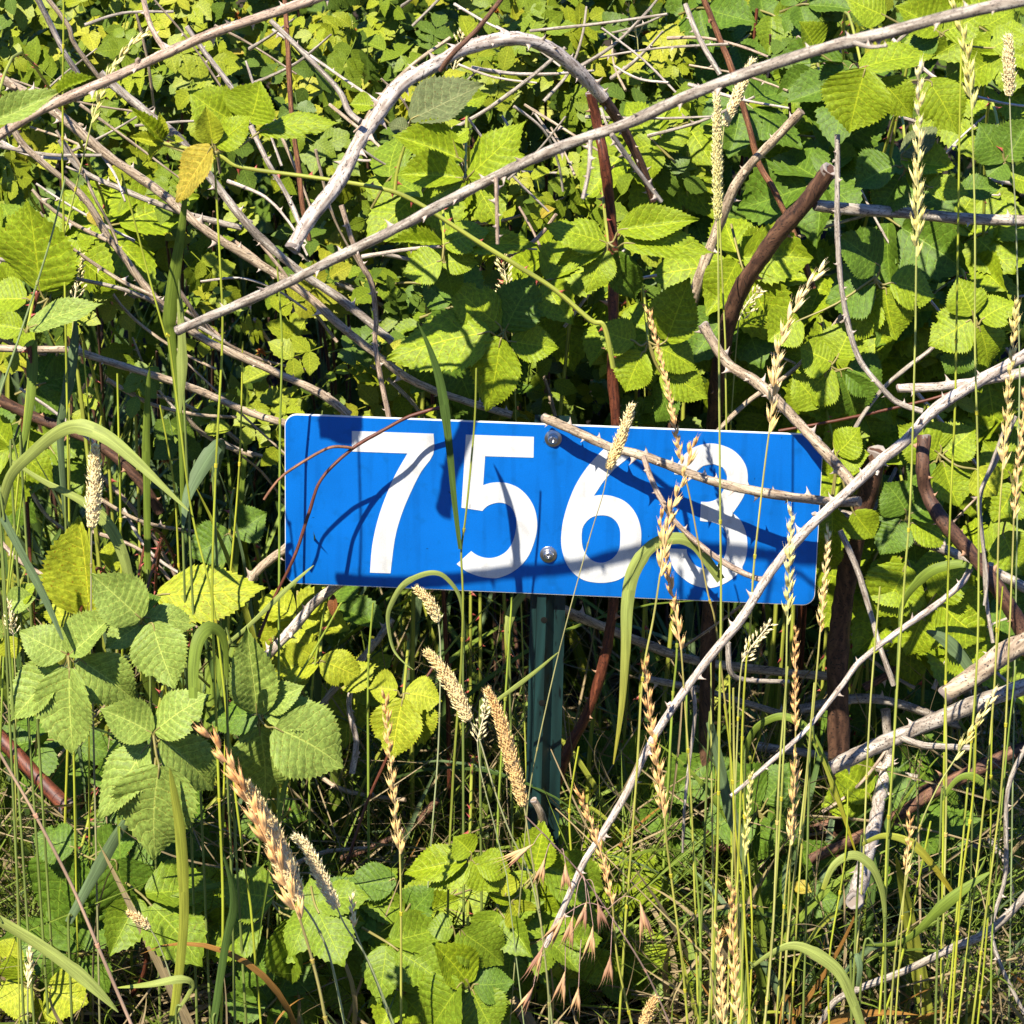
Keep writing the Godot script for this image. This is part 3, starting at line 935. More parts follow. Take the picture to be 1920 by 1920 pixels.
# ---------------------------------------------------------------- dead canes and twigs
func build_canes() -> void:
	var t: Node3D
	cane("long pinkish grey cane slanting up across the top left corner, hooked thorns below", [-30, 272, 60, 215, 130, 182, 190, 156, 300, 105, 400, 62, 500, 28, 620, -12], 10, 9, 0.16, 0.12, "cane_pink", 62)
	cane("stout tan cane sloping from the left edge to the middle of the sign top", [-30, 130, 57, 180, 133, 233, 200, 290, 300, 360, 383, 430, 467, 483, 567, 547, 640, 612, 700, 660, 770, 712, 860, 748, 960, 778], 9.5, 7, -0.05, -0.06, "cane_tan", 70)
	cane("grey cane running parallel above the stout tan cane and behind the orange leaf", [187, 137, 233, 177, 287, 220, 333, 257, 400, 340, 457, 413, 500, 457, 567, 513, 640, 562, 735, 640], 8, 8, -0.03, -0.06, "cane_grey", 75)
	t = cane("slim tan cane curving from the left edge down to the sign's top left corner", [15, 225, 43, 270, 83, 307, 133, 347, 167, 383, 200, 440, 233, 483, 267, 530, 320, 590, 390, 640, 493, 687, 600, 737, 655, 778], 6, 8, 0.0, -0.03, "cane_tan", 85)
	side_twig(t, [200, 450, 133, 417, 83, 380, 60, 355], 4.5, 3, 0.0, 0.0, "cane_tan", 45)
	side_twig(t, [317, 577, 283, 553, 233, 530, 180, 497, 133, 463, 97, 430, 75, 398], 4.5, 2.5, -0.01, 0.0, "cane_tan", 50)
	cane("thin grey twig crossing under the slim tan cane near the left edge", [-10, 484, 67, 500, 133, 520, 233, 543, 310, 577, 420, 640], 4, 4, -0.03, -0.05, "cane_grey", 60, "dead_twig")
	cane("short grey twig lying level at the far left between two canes", [-10, 272, 90, 290, 190, 291], 4.5, 3, 0.0, -0.02, "cane_grey", 0, "dead_twig")
	cane("wiry tan twig hanging among the canes left of the orange leaf", [105, 245, 150, 310, 177, 370, 207, 423, 220, 457], 3.2, 2.5, 0.02, 0.0, "cane_tan", 0, "dead_twig")
	cane("grey twig forking off to join the grey cane below the yellow shoot", [112, 262, 150, 317, 233, 357, 317, 390, 383, 410, 453, 427], 5, 6, -0.06, -0.06, "cane_grey", 60, "dead_twig")
	t = cane("thick bleached cane arching over the top centre with a torn end", [547, 467, 583, 407, 633, 343, 673, 267, 707, 217, 750, 160, 800, 130, 833, 111, 873, 90, 940, 74, 990, 75, 1040, 97, 1080, 130, 1113, 163, 1132, 184], 14.5, 12.5, 0.2, 0.03, "cane_white", 34, "bramble_cane", 1)
	side_twig(t, [1126, 178, 1150, 212, 1173, 250, 1203, 312, 1225, 375], 11.5, 8, 0.03, -0.04, "cane_brown", 40)  # shaded lower end of the arch, its shade put into a browner cane colour
	t = cane("very long straight cane slanting up from left of centre to the top right corner", [333, 620, 433, 577, 533, 533, 640, 479, 740, 430, 873, 360, 973, 310, 1073, 267, 1173, 233, 1280, 184, 1413, 133, 1547, 90, 1680, 57, 1780, 30, 1960, -8], 9, 12, 0.19, 0.44, "cane_grey", 68, "bramble_cane", 1)
	side_twig(t, [930, 332, 932, 400, 933, 457], 4.5, 3.5, 0.3, 0.3, "cane_pink", 20)
	side_twig(t, [1107, 262, 1104, 320, 1093, 372], 4.5, 4, 0.325, 0.325, "cane_white", 24)
	side_twig(t, [1147, 252, 1190, 313, 1240, 378], 5, 4, 0.335, 0.31, "cane_grey", 26)
	side_twig(t, [1600, 80, 1632, 88, 1663, 86], 5, 3, 0.41, 0.42, "cane_grey", 18)
	t = cane("dark red brown upright cane standing behind the middle of the sign", [1107, 173, 1120, 233, 1133, 300, 1143, 383, 1150, 467, 1150, 567, 1150, 640, 1148, 700, 1155, 800, 1152, 1000, 1150, 1130, 1130, 1250, 1100, 1340, 1060, 1420, 1020, 1560], 10, 10, -0.03, -0.07, "cane_red", 60, "bramble_cane", 1)
	t = cane("thick dark cut stem leaning right above the digit three, hollow end up", [1557, 317, 1513, 377, 1463, 433, 1423, 490, 1390, 540, 1367, 600, 1355, 660, 1345, 720, 1338, 820, 1335, 1000, 1325, 1300, 1322, 1640], 17, 14, 0.02, -0.16, "cane_dark", 120, "bramble_cane", 1)
	side_twig(t, [1528, 384, 1575, 390, 1613, 393, 1713, 400, 1813, 410, 1960, 414], 12, 11, 0.0, -0.02, "cane_grey", 90)
	cane("tan thorny cane rising to the right behind the dark cut stem", [1503, 208, 1447, 267, 1403, 313, 1373, 360, 1340, 443, 1307, 533, 1290, 600], 8, 11, -0.08, -0.12, "cane_tan", 55)
	cane("orange brown reedy cane coming down from the top right of centre", [1312, -20, 1347, 67, 1373, 133, 1403, 233, 1423, 307, 1453, 360, 1493, 450, 1525, 540], 6, 6, -0.12, -0.12, "cane_orange", 0)
	cane("grey twig curving down right of the dark cut stem to a bleached cane", [1570, 252, 1570, 333, 1570, 433, 1577, 533, 1593, 620, 1613, 677, 1647, 720, 1680, 753, 1730, 772], 5.5, 5.5, 0.05, 0.09, "cane_grey", 42, "dead_twig")
	cane("tan cane dropping over the sign's top right corner", [1318, 608, 1363, 680, 1413, 713, 1453, 747, 1497, 793, 1540, 840, 1573, 877, 1600, 910], 10, 10, 0.0, 0.055, "cane_tan", 45, "bramble_cane", 1)
	cane("bleached cane crossing the whole right side in front of the sign corner", [1990, 622, 1920, 667, 1813, 727, 1747, 773, 1697, 827, 1647, 867, 1580, 930, 1513, 993, 1447, 1070, 1390, 1160, 1330, 1233, 1273, 1310, 1220, 1393, 1180, 1477, 1133, 1557, 1093, 1620, 1053, 1710, 1022, 1775], 12, 5.5, 0.1, 0.2, "cane_white", 78)
	cane("peeling tan cane lying across the digits six and three", [1018, 783, 1060, 800, 1102, 820, 1150, 840, 1216, 858, 1331, 901, 1445, 926, 1566, 941, 1612, 940], 8.5, 9, 0.012, 0.07, "cane_tan", 30, "bramble_cane", 1)
	cane("slender twig curving down over the digit three to the bleached cane", [1206, 855, 1220, 895, 1239, 935, 1273, 986, 1348, 1049, 1417, 1084, 1440, 1082], 5, 6, 0.05, 0.09, "cane_pink", 38, "dead_twig")
	t = cane("wiry dark red twig arching in front of the digit seven and down past the sign", [832, 762, 770, 780, 720, 806, 660, 842, 603, 898, 580, 960, 552, 1044, 515, 1120, 485, 1195], 3.6, 3, 0.02, 0.05, "cane_red", 0, "dead_twig")
	side_twig(t, [660, 840, 625, 838, 592, 852, 534, 889, 510, 915, 495, 937], 3, 2.5, 0.03, 0.05, "cane_orange")
	cane("dark broken trunk beside the right end of the sign, jagged hollow top", [1645, 845, 1627, 923, 1607, 990, 1590, 1073, 1577, 1157, 1570, 1250, 1572, 1400, 1574, 1560, 1574, 1700], 19, 21, -0.05, -0.12, "cane_dark", 130, "bramble_cane", 1)
	t = cane("dark crooked cut stem curving down along the right edge", [1733, 818, 1730, 873, 1737, 923, 1763, 970, 1797, 1010, 1840, 1060, 1873, 1107, 1907, 1163, 1935, 1230], 13, 15, 0.04, 0.08, "cane_dark", 60, "bramble_cane", 1)
	cane("weathered cane sloping right from behind the broken trunk", [1530, 955, 1627, 977, 1713, 1010, 1797, 1040, 1880, 1080, 1970, 1128], 10, 10, -0.06, 0.0, "cane_grey", 80)
	cane("long thin grey cane slanting from the lower right up to a hooked tip", [1818, 1068, 1800, 1097, 1747, 1140, 1680, 1187, 1613, 1240, 1580, 1283, 1513, 1367, 1440, 1433, 1370, 1493], 6.5, 4, 0.06, 0.2, "cane_white", 90)
	cane("straight grey twig dropping from the broken trunk to the lower right", [1575, 995, 1607, 1067, 1633, 1153, 1650, 1213, 1676, 1285], 6, 5, 0.03, 0.06, "cane_grey", 0, "dead_twig")
	cane("stubby split cane end jutting in at the right edge, wood torn open", [1770, 1304, 1830, 1265, 1890, 1220, 1960, 1190], 17, 22, 0.12, 0.1, "cane_tan", 60, "bramble_cane", 1)
	t = cane("thick pale cut cane pointing left above the lower right grass", [1553, 1443, 1613, 1413, 1680, 1383, 1763, 1347, 1847, 1313, 1960, 1275], 14, 16, 0.1, 0.06, "cane_grey", 110, "bramble_cane", 1)
	side_twig(t, [1690, 1383, 1730, 1397, 1775, 1400, 1822, 1403], 7, 6, 0.1, 0.12, "cane_grey")
	cane("pale hollow cane pointing straight at the viewer in the lower right", [1667, 1423, 1650, 1493, 1640, 1547, 1627, 1597, 1615, 1647, 1602, 1690], 11, 17, -0.12, 0.16, "cane_white", 60, "bramble_cane", 2)
	cane("grey brown cane rising from the bottom edge to the right edge", [1533, 1935, 1563, 1880, 1613, 1853, 1697, 1820, 1780, 1780, 1863, 1740, 1960, 1640], 6, 9, 0.12, 0.16, "cane_grey", 100)
	cane("dark reddish cut cane poking in at the lower left edge", [-30, 1355, 0, 1383, 67, 1453, 127, 1515], 14, 15, -0.1, -0.03, "cane_red", 0, "bramble_cane", 2)
	cane("mid brown cane running level from the left edge to behind the sign's left end", [-30, 652, 60, 655, 133, 657, 200, 677, 267, 697, 367, 730, 467, 773, 545, 797, 640, 830], 7, 7, -0.06, -0.07, "cane_tan", 75)
	cane("tan cane slanting down left from behind the sign's lower left corner", [560, 1008, 533, 1030, 483, 1070, 427, 1140, 380, 1180], 9, 8, -0.07, -0.05, "cane_tan", 50)
	cane("peeling white cane slanting down left below the sign", [640, 1092, 593, 1127, 550, 1177, 500, 1230, 440, 1290], 9, 10, -0.08, -0.06, "cane_white", 55)
	cane("tan cane running right behind the green post", [990, 1112, 1064, 1147, 1187, 1198, 1302, 1238, 1474, 1261, 1560, 1268], 10, 8, -0.13, -0.16, "cane_tan", 75)
	cane("pale cane leaning right between the sign's lower edge and the yellow leaves", [735, 1160, 700, 1210, 620, 1300, 560, 1390], 7, 6, -0.12, -0.1, "cane_grey", 70)
	cane("slim cane hanging from the straight cane down to the sign's top edge", [640, 385, 660, 450, 677, 493, 697, 533, 705, 600, 703, 640, 712, 700, 730, 785], 5, 5, -0.01, -0.02, "cane_pink", 70)
	cane("tan upright twig at the top left of the bleached arch", [533, -20, 540, 93, 547, 217, 560, 317, 567, 383, 580, 450], 5, 5, -0.05, -0.05, "cane_orange", 0, "dead_twig")
	cane("grey twig slanting from the pinkish cane down into the bleached arch", [507, 38, 567, 97, 633, 167, 655, 210, 676, 228], 4.5, 6, 0.14, 0.17, "cane_grey", 0, "dead_twig")
	cane("brown twig climbing to the right out of the bleached arch's knuckle", [826, 132, 850, 100, 895, 55, 935, 5, 960, -30], 5, 5, 0.17, 0.2, "cane_brown", 0, "dead_twig")
	cane("white twig leaning at the top left above the pinkish cane", [62, -20, 97, 50, 120, 97, 147, 140], 6, 5, 0.0, -0.03, "cane_white", 0, "dead_twig")
	cane("thin tan twig beside the white leaning twig at the top left", [82, -12, 127, 47, 140, 83, 187, 147], 5, 4, 0.02, 0.0, "cane_tan", 0, "dead_twig")
	cane("short pink twig meeting the pinkish cane from above", [266, -15, 283, 50, 313, 100], 5, 5, 0.08, 0.12, "cane_pink", 60, "dead_twig")
	cane("bent grey twig between the pinkish cane and the yellow shoot", [350, 50, 383, 97, 433, 163, 470, 230], 5, 5, -0.04, -0.06, "cane_white", 50, "dead_twig")
	cane("light upright twig beside the grey cane left of centre", [470, 235, 500, 300, 540, 370, 562, 420], 5, 4.5, -0.05, -0.05, "cane_white", 50, "dead_twig")
	cane("grey twig leaning left near the top right of centre", [1285, 8, 1310, 70, 1350, 140], 5, 5, 0.05, 0.08, "cane_grey", 40, "dead_twig")
	cane("tan twig above the sign's right half rising to the right", [1325, 830, 1400, 755, 1480, 700, 1545, 635, 1600, 560], 5, 4, -0.05, -0.07, "cane_tan", 0, "dead_twig")
	cane("grey forked twig climbing right of the sign to the upper right", [1590, 870, 1600, 810, 1650, 735, 1700, 690, 1760, 640, 1800, 560], 4.5, 4, -0.04, -0.06, "cane_grey", 0, "dead_twig")
	cane("bleached cane lying level at the right edge above the crooked stem", [1683, 728, 1760, 725, 1850, 712, 1960, 690], 8, 10, 0.0, 0.02, "cane_white", 45, "bramble_cane", 1)
	cane("thin red brown twig running from the sign top to the right edge", [1460, 808, 1560, 790, 1680, 764, 1800, 730, 1960, 650], 3, 3, -0.05, -0.05, "cane_red", 0, "dead_twig")
	cane("wiry grey twig hanging straight down beside the crooked dark stem", [1905, 780, 1870, 860, 1838, 930, 1845, 1040, 1850, 1130, 1862, 1205], 4, 4, 0.08, 0.1, "cane_grey", 0, "dead_twig")
	cane("second wiry twig hanging inside the curve of the crooked dark stem", [1885, 800, 1855, 880, 1835, 935, 1840, 1000, 1850, 1080, 1846, 1135], 3.4, 3, 0.09, 0.1, "cane_grey", 0, "dead_twig")
	cane("grey cane rising steeply at the lower right corner", [1935, 1380, 1890, 1480, 1885, 1640, 1860, 1760, 1920, 1900], 5, 4, 0.1, 0.12, "cane_grey", 90)
	cane("slender twig hanging from the bleached cane under the digit three", [1298, 1288, 1303, 1340, 1290, 1450, 1283, 1520, 1280, 1598], 4, 2.5, 0.15, 0.16, "cane_grey", 0, "dead_twig")
	cane("forked grey twig curving right under the sign's right half", [1365, 1205, 1370, 1260, 1400, 1275, 1480, 1278], 6, 4, 0.1, 0.08, "cane_grey", 0, "dead_twig")
	cane("brown cane lying in the shade right of the post foot", [1130, 1590, 1260, 1600, 1380, 1585, 1500, 1560, 1640, 1520], 7, 9, -0.16, -0.14, "cane_brown", 0)
	cane("tan cane slanting under the pale cut cane in the lower right shade", [1520, 1610, 1650, 1550, 1760, 1480, 1900, 1410], 11, 13, -0.06, -0.04, "cane_brown", 0)
	cane("dark cane lying low behind the bottom right grass stalks", [1500, 1570, 1600, 1545, 1700, 1500, 1850, 1430, 1960, 1390], 10, 12, -0.12, -0.12, "cane_dark", 90)
	cane("pale dead cane stub standing against the foot of the post", [1000, 1500, 1012, 1520, 1020, 1545], 7, 8, 0.03, 0.02, "cane_tan", 0, "dead_twig", 1)
	cane("bare stem at the left edge behind the yellow leaves", [-20, 740, 60, 780, 180, 830, 260, 900, 300, 960], 11, 9, -0.2, -0.2, "cane_dark", 80)
	cane("grey cane leaning through the dark gap beneath the digit seven", [660, 1450, 668, 1390, 655, 1330, 662, 1280, 700, 1200], 6, 5, -0.08, -0.1, "cane_white", 60)
	cane("brown twig in the grass below the cluster of dusty leaves", [440, 1690, 520, 1640, 600, 1600, 690, 1590], 5, 4, -0.05, -0.06, "cane_tan", 0, "dead_twig")
	cane("purplish twig rising from the bottom left grass to the yellow leaves", [650, 1620, 690, 1500, 735, 1400, 760, 1330, 800, 1270, 825, 1230], 3, 2.5, 0.0, -0.03, "cane_red", 0, "dead_twig")
	for q in [[1500, 1330, 1640, 1310, 1800, 1360, 10, "weathered brown cane lying behind the broken trunk's base"], [1200, 1270, 1340, 1300, 1500, 1350, 7, "grey cane lying in the dark behind the bleached cane's lower half"], [1620, 1290, 1700, 1240, 1780, 1150, 8, "tan cane rising behind the split cane end"], [1420, 1400, 1560, 1420, 1720, 1460, 9, "brown cane lying behind the pale cut cane's tip"], [1660, 1330, 1668, 1430, 1672, 1520, 9, "upright pale cane behind the pale cut cane"], [1700, 1640, 1800, 1600, 1930, 1560, 9, "grey brown cane low at the right edge in shade"], [1350, 1560, 1450, 1590, 1560, 1640, 6, "thin brown cane low in the shade right of the post"], [820, 1500, 760, 1560, 640, 1610, 7, "pale cane lying in the grass left of the post"], [560, 1420, 640, 1480, 760, 1500, 5, "tan cane lying in the straw under the yellow leaves"]]:
		cane(q[7], [q[0], q[1], q[2], q[3], q[4], q[5]], q[6], q[6] * 0.8, R(-0.2, -0.1), R(-0.2, -0.1), ["cane_grey", "cane_tan", "cane_brown"][rng.randi() % 3], 80)
	for k in 46:
		var x := R(-20, 1300)
		var y := R(-20, 330)
		var a := R(0.15, 1.5) if k % 3 else R(-1.0, 0.0)
		var ln := R(90, 260)
		var z := R(-0.3, -0.06)
		cane("thin dead twig tangled among rose leaves along the top", [x, y, x + cos(a) * ln * 0.5 + R(-12, 12), y + sin(a) * ln * 0.5 + R(-12, 12), x + cos(a) * ln, y + sin(a) * ln], R(1.8, 4), R(1.4, 3), z, z + R(-0.04, 0.08), ["cane_grey", "cane_tan", "cane_white"][k % 3], 60 if k % 2 else 0, "dead_twig", 0, "dead twigs in the rose leaves along the top")
	for k in 110:        # the tangle further in: thin dead twigs that nothing tells apart
		var zone := k % 4
		var x := R(-30, 620) if zone == 0 else R(620, 1300) if zone == 1 else R(1250, 1930)
		var y := R(250, 1000) if zone == 0 else R(120, 720) if zone == 1 else R(0, 760) if zone == 2 else R(850, 1650)
		var a := R(0.2, 1.0) if zone == 0 else R(-1.2, 1.2) if zone == 1 else R(-1.3, 1.3)
		var ln := R(110, 330)
		var d := Vector2(cos(a), sin(a)) * ln
		var z := R(-0.32, -0.07)
		var o := Vector2(-d.y, d.x) * R(-0.14, 0.14)
		cane(["thin dead twig tangled among leaves left of the sign", "thin dead twig tangled among leaves above the sign", "thin dead twig tangled among bramble leaves at the upper right", "thin dead twig tangled in the shade right of the sign"][zone],
			[x, y, x + d.x * 0.35 + o.x, y + d.y * 0.35 + o.y, x + d.x * 0.7 + o.x * 0.8, y + d.y * 0.7 + o.y * 0.8, x + d.x, y + d.y], R(2.0, 5), R(1.6, 4), z, z - R(-0.06, 0.08),
			["cane_grey", "cane_tan", "cane_white", "cane_pink", "cane_white"][rng.randi() % 5], 70 if rng.randf() < 0.5 else 0, "dead_twig", 0, ["dead twigs in the tangle left of the sign", "dead twigs in the tangle above the sign", "dead twigs in the tangle at the upper right", "dead twigs in the shade right of the sign"][zone])

# ---------------------------------------------------------------- wild rose
func build_roses() -> void:
	var bushes := [
		[90, 90, "wild rose bush with small toothed leaves in the top left corner"], [330, 90, "wild rose bush behind the pinkish cane, left of the upright tan twig"],
		[570, 70, "wild rose bush at the top edge above the yellow bramble shoot"], [780, 60, "wild rose bush at the top edge above the bleached arch's left limb"],
		[1000, 60, "wild rose bush at the top edge behind the crown of the bleached arch"], [1210, 110, "wild rose bush with brown spent flowers right of the bleached arch"],
		[60, 330, "wild rose bush at the left edge behind the slim tan cane"], [300, 330, "wild rose bush with green hips behind the orange bramble leaf"],
		[640, 330, "wild rose bush showing under the left limb of the bleached arch"], [980, 290, "wild rose bush in the hollow under the crown of the bleached arch"],
		[430, 560, "wild rose bush in the gap below the parallel canes left of centre"], [780, 560, "wild rose bush just above the digit seven"],
		[1080, 640, "wild rose bush just above the digits five and six"], [210, 740, "small wild rose sprig in the shade left of the sign"],
		[1500, 60, "wild rose leaves at the top edge right of the reedy orange cane"]]
	var roots := []
	for q in bushes:
		var c := P(q[0], q[1], -0.4)
		var t := thing("rose_bush", q[2], "rose bush", Vector3(c.x, ground_height(c.x, -0.6), -0.6))
		var b := MB.new()
		for k in 4:
			var e := P(q[0] + R(-130, 130), q[1] + R(-90, 120), R(-0.7, -0.25))
			var f := t.position + Vector3(R(-0.06, 0.06), -0.02, R(-0.1, 0.05))
			tube(b, curve([f, f.lerp(e, 0.5) + Vector3(0, 0.06, -0.04), e], 6), 0.0024, 0.0012, 6, 0.05)
		put("stem", b, M.cane_dark, t)
		roots.append(t)
	var clumps := noise(0.0065, 404, 2)
	for k in 2500:
		var x := R(-60, 1980)
		var y := R(-260, 830)
		var d := 0.0
		if y < 320: d = 1.0 if x < 1310 else 0.35 * (1.0 if y < 140 else 0.0)
		elif y < 640: d = 0.34 if x < 560 else 0.6 if x < 1230 else 0.07
		elif x > 480 and x < 1250: d = 0.5
		else: d = 0.11
		if x > 1250 and y > 320: d = 0.05
		if rng.randf() > d: continue
		var best := 0
		for j in bushes.size():
			if Vector2(bushes[j][0] - x, bushes[j][1] - y).length() < Vector2(bushes[best][0] - x, bushes[best][1] - y).length(): best = j
		var pocket := clampf(clumps.get_noise_2d(x, y) * 1.6 + 0.35, 0.0, 1.0)
		var z := -0.10 - R(0.0, 0.16) - pocket * pocket * 0.55 - maxf(0.0, 1.0 - y / 640.0) * 0.16
		if pocket > 0.7 and rng.randf() < 0.45: continue
		var p := P(x, y, z)
		var n := (cam_basis.z * 0.35 + to_sun * 0.7 + Vector3(R(-0.9, 0.9), R(-0.8, 0.6), R(-0.5, 0.5))).normalized()
		var a := R(0, TAU)
		var yv := cam_basis.x * cos(a) + cam_basis.y * sin(a) - Vector3.UP * 0.25
		yv = (yv - n * yv.dot(n)).normalized()
		var s := R(0.026, 0.056)
		var tint: String = ["rose_a", "rose_b", "rose_b", "rose_c", "rose_a", "rose_d", "rose_c"][rng.randi() % 7]
		part("leaf", SH.rose[rng.randi() % 6], M[tint], roots[best], Transform3D(Basis(yv.cross(n) * s, yv * s, n * s), p - roots[best].position))
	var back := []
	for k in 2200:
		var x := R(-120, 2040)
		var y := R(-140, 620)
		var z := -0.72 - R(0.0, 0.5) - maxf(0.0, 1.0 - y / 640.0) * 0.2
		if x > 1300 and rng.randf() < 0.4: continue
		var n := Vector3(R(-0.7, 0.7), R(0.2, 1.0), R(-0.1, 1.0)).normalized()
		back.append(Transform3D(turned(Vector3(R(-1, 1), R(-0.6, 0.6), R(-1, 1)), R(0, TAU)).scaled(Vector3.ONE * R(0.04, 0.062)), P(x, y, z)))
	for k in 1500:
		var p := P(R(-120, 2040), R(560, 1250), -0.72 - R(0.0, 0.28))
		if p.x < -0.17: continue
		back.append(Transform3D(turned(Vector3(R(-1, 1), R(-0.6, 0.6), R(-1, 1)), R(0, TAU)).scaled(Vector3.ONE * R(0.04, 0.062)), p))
	scatter("rose_foliage", "mass of small rose leaves filling the back of the thicket", "foliage", SH.rose[2], "rose_c", back)  # darkest leaf tint throughout: the shade of the gaps is put into the colour
	# brown spent flowers and green hips
	for q in [[38, 95, 0], [18, 118, 0], [120, 95, 0], [600, 258, 0], [548, 228, 0], [1212, 65, 5], [1252, 78, 5], [1256, 246, 5], [490, 662, 10], [450, 30, 1], [700, 150, 3], [770, 40, 3], [930, 20, 4], [380, 170, 1], [250, 60, 1], [1120, 40, 4], [1040, 150, 9], [660, 60, 2], [330, 250, 7], [60, 300, 6], [830, 240, 9], [310, 862, 13], [280, 715, 13]]:
		var t: Node3D = roots[q[2]]
		var c := P(q[0], q[1], -0.16 - 0.25 * maxf(0.0, 1.0 - q[1] / 640.0))
		var s := 11.0 * pxm(c)
		var b := MB.new()
		for k in 60:
			var d := Vector3(R(-1, 1), R(-0.4, 1), R(-1, 1)).normalized()
			spindle(b, c + d * s * 0.25, d, s * R(0.5, 0.9), s * 0.09, Color(R(0.28, 0.5), R(0.1, 0.18), 0.03), 0.0, 4)
		put("spent_flower", b, M.seed, t)
		b = MB.new()
		for k in 5:
			var a := TAU * k / 5 + R(-0.3, 0.3)
			var d := (cam_basis.x * cos(a) + cam_basis.y * sin(a) - cam_basis.z * 0.2).normalized()
			spindle(b, c - cam_basis.z * s * 0.3, d, s * R(1.9, 2.6), s * 0.24, Color(0.34, 0.36, 0.09), 0.0, 4)
		put("sepal", b, M.seed, t)
	for q in [[174, 246, 7], [192, 262, 7], [968, 160, 9], [973, 174, 9], [995, 162, 9], [72, 228, 0]]:
		var t: Node3D = roots[q[2]]
		var c := P(q[0], q[1], -0.2 - 0.25 * maxf(0.0, 1.0 - q[1] / 640.0))
		var r := R(9, 12) * pxm(c)
		var b := lathe([[0.0, -1.25], [0.5, -1.1], [0.92, -0.55], [1.0, 0.0], [0.85, 0.6], [0.45, 0.98], [0.28, 1.12], [0.2, 1.3], [0.0, 1.32]], 14)
		part("hip", b.mesh(), M.hip_green, t, Transform3D(turned(Vector3(R(-0.5, 0.5), R(-0.5, 0.5), 1), R(0, 3)).scaled(Vector3.ONE * r), c - t.position))

# ---------------------------------------------------------------- living brambles, leaf by leaf
func build_sprays() -> void:
	spray("young bramble shoot with one orange leaf and yellow crinkled leaves, upper left", [408, 285], 0.14, [
		[397, 275, 331, 380, 40, "o", 0.03], [398, 268, 385, 200, 24, "y"], [404, 272, 468, 214, 31, "m"], [468, 228, 485, 152, 52, "l", -0.02], [440, 228, 358, 172, 44, "l", -0.03], [488, 246, 632, 216, 26, "l", -0.02],
		[306, 270, 243, 254, 13, "y"], [302, 262, 246, 200, 13, "m"], [308, 256, 299, 212, 11, "y"], [308, 272, 275, 302, 11, "y"], [318, 268, 345, 262, 9, "y"]],
		[1150, 690, 1133, 613, 1107, 600, 1040, 543, 973, 500, 907, 460, 827, 408, 800, 390, 740, 360, 657, 343, 567, 330, 450, 313, 410, 292, 330, 274, 305, 268], "cane_green", 5.2)
	spray("bramble spray with a grey underside leaf just under the bleached arch", [765, 250], 0.02, [
		[770, 225, 905, 152, 46, "p", 0.03], [832, 216, 915, 170, 26, "l"], [765, 243, 728, 232, 18, "p"], [700, 200, 655, 195, 20, "l"]], [740, 360, 745, 320, 758, 275, 766, 250], "cane_green", 4)
	spray("broad lime green bramble leaves in the hollow of the bleached arch", [872, 325], 0.06, [
		[868, 300, 735, 252, 38, "l"], [878, 332, 980, 222, 42, "l", 0.02], [868, 334, 742, 326, 34, "l", 0.03], [868, 340, 800, 368, 24, "l"], [885, 322, 960, 318, 16, "d"], [850, 262, 880, 240, 24, "l"]])
	spray("bramble leaves hanging below the long straight cane, left of the upright dark cane", [832, 460], -0.01, [
		[834, 458, 915, 425, 36, "l"], [838, 460, 1015, 450, 27, "l"], [828, 460, 728, 448, 16, "l"], [828, 488, 752, 510, 36, "l", 0.02], [830, 492, 897, 490, 26, "l"], [834, 500, 850, 560, 26, "d"]])
	spray("pair of wide bramble leaves either side of the upright dark cane", [1140, 455], 0.02, [
		[1136, 455, 1030, 412, 36, "l"], [1160, 432, 1310, 408, 32, "l"], [1170, 456, 1342, 462, 32, "l", 0.01], [1134, 462, 1040, 497, 22, "l"], [1136, 468, 1095, 545, 33, "l"], [1158, 472, 1190, 565, 34, "d", -0.02]])
	spray("large bramble leaf cluster hanging just above the digit five", [945, 622], -0.03, [
		[918, 622, 722, 665, 62, "l", 0.02], [940, 634, 903, 775, 50, "l", 0.03], [958, 640, 1048, 652, 34, "l"], [948, 618, 1000, 518, 46, "d"], [938, 612, 850, 528, 42, "l"], [925, 640, 850, 600, 30, "d", -0.02]])
	spray("bramble leaves above the digits six and three", [1215, 640], -0.03, [
		[1250, 638, 1290, 522, 46, "l"], [1230, 650, 1310, 690, 38, "l"], [1205, 660, 1170, 735, 40, "l"], [1190, 640, 1120, 612, 34, "l"], [1240, 700, 1330, 745, 36, "l"], [1260, 720, 1220, 790, 38, "d"]])
	spray("large bramble leaves below the long cane at the upper right", [1618, 132], 0.06, [
		[1622, 130, 1590, 250, 62, "l", 0.02], [1612, 128, 1755, 88, 36, "l"], [1650, 150, 1712, 222, 36, "l"], [1740, 150, 1800, 250, 44, "l"], [1600, 120, 1540, 190, 36, "d"], [1580, 118, 1440, 120, 30, "d"], [1530, 95, 1500, 40, 30, "l"]])
	spray("bramble leaves with one pale turned leaf behind the green grass head, upper right", [1700, 300], -0.02, [
		[1690, 300, 1790, 310, 38, "l"], [1690, 290, 1760, 230, 26, "p"], [1700, 320, 1760, 350, 34, "l"], [1680, 310, 1600, 350, 42, "d"], [1690, 330, 1640, 400, 40, "d"], [1740, 350, 1820, 360, 24, "l", 0.02], [1800, 355, 1880, 350, 26, "d"]])
	spray("dark ivy shaped bramble leaf at the right edge above the level branch", [1880, 280], -0.02, [
		[1885, 300, 1840, 230, 40, "d"], [1885, 300, 1930, 220, 40, "d"], [1885, 305, 1850, 330, 36, "d"], [1890, 330, 1960, 350, 34, "l"]])
	spray("bramble spray in the top right corner with leaves over the edge", [1760, 60], 0.0, [
		[1760, 60, 1680, 10, 40, "l"], [1770, 60, 1850, 20, 38, "l"], [1755, 70, 1700, 90, 30, "d"], [1660, 30, 1590, -10, 38, "l"], [1860, 90, 1920, 60, 34, "l"]])
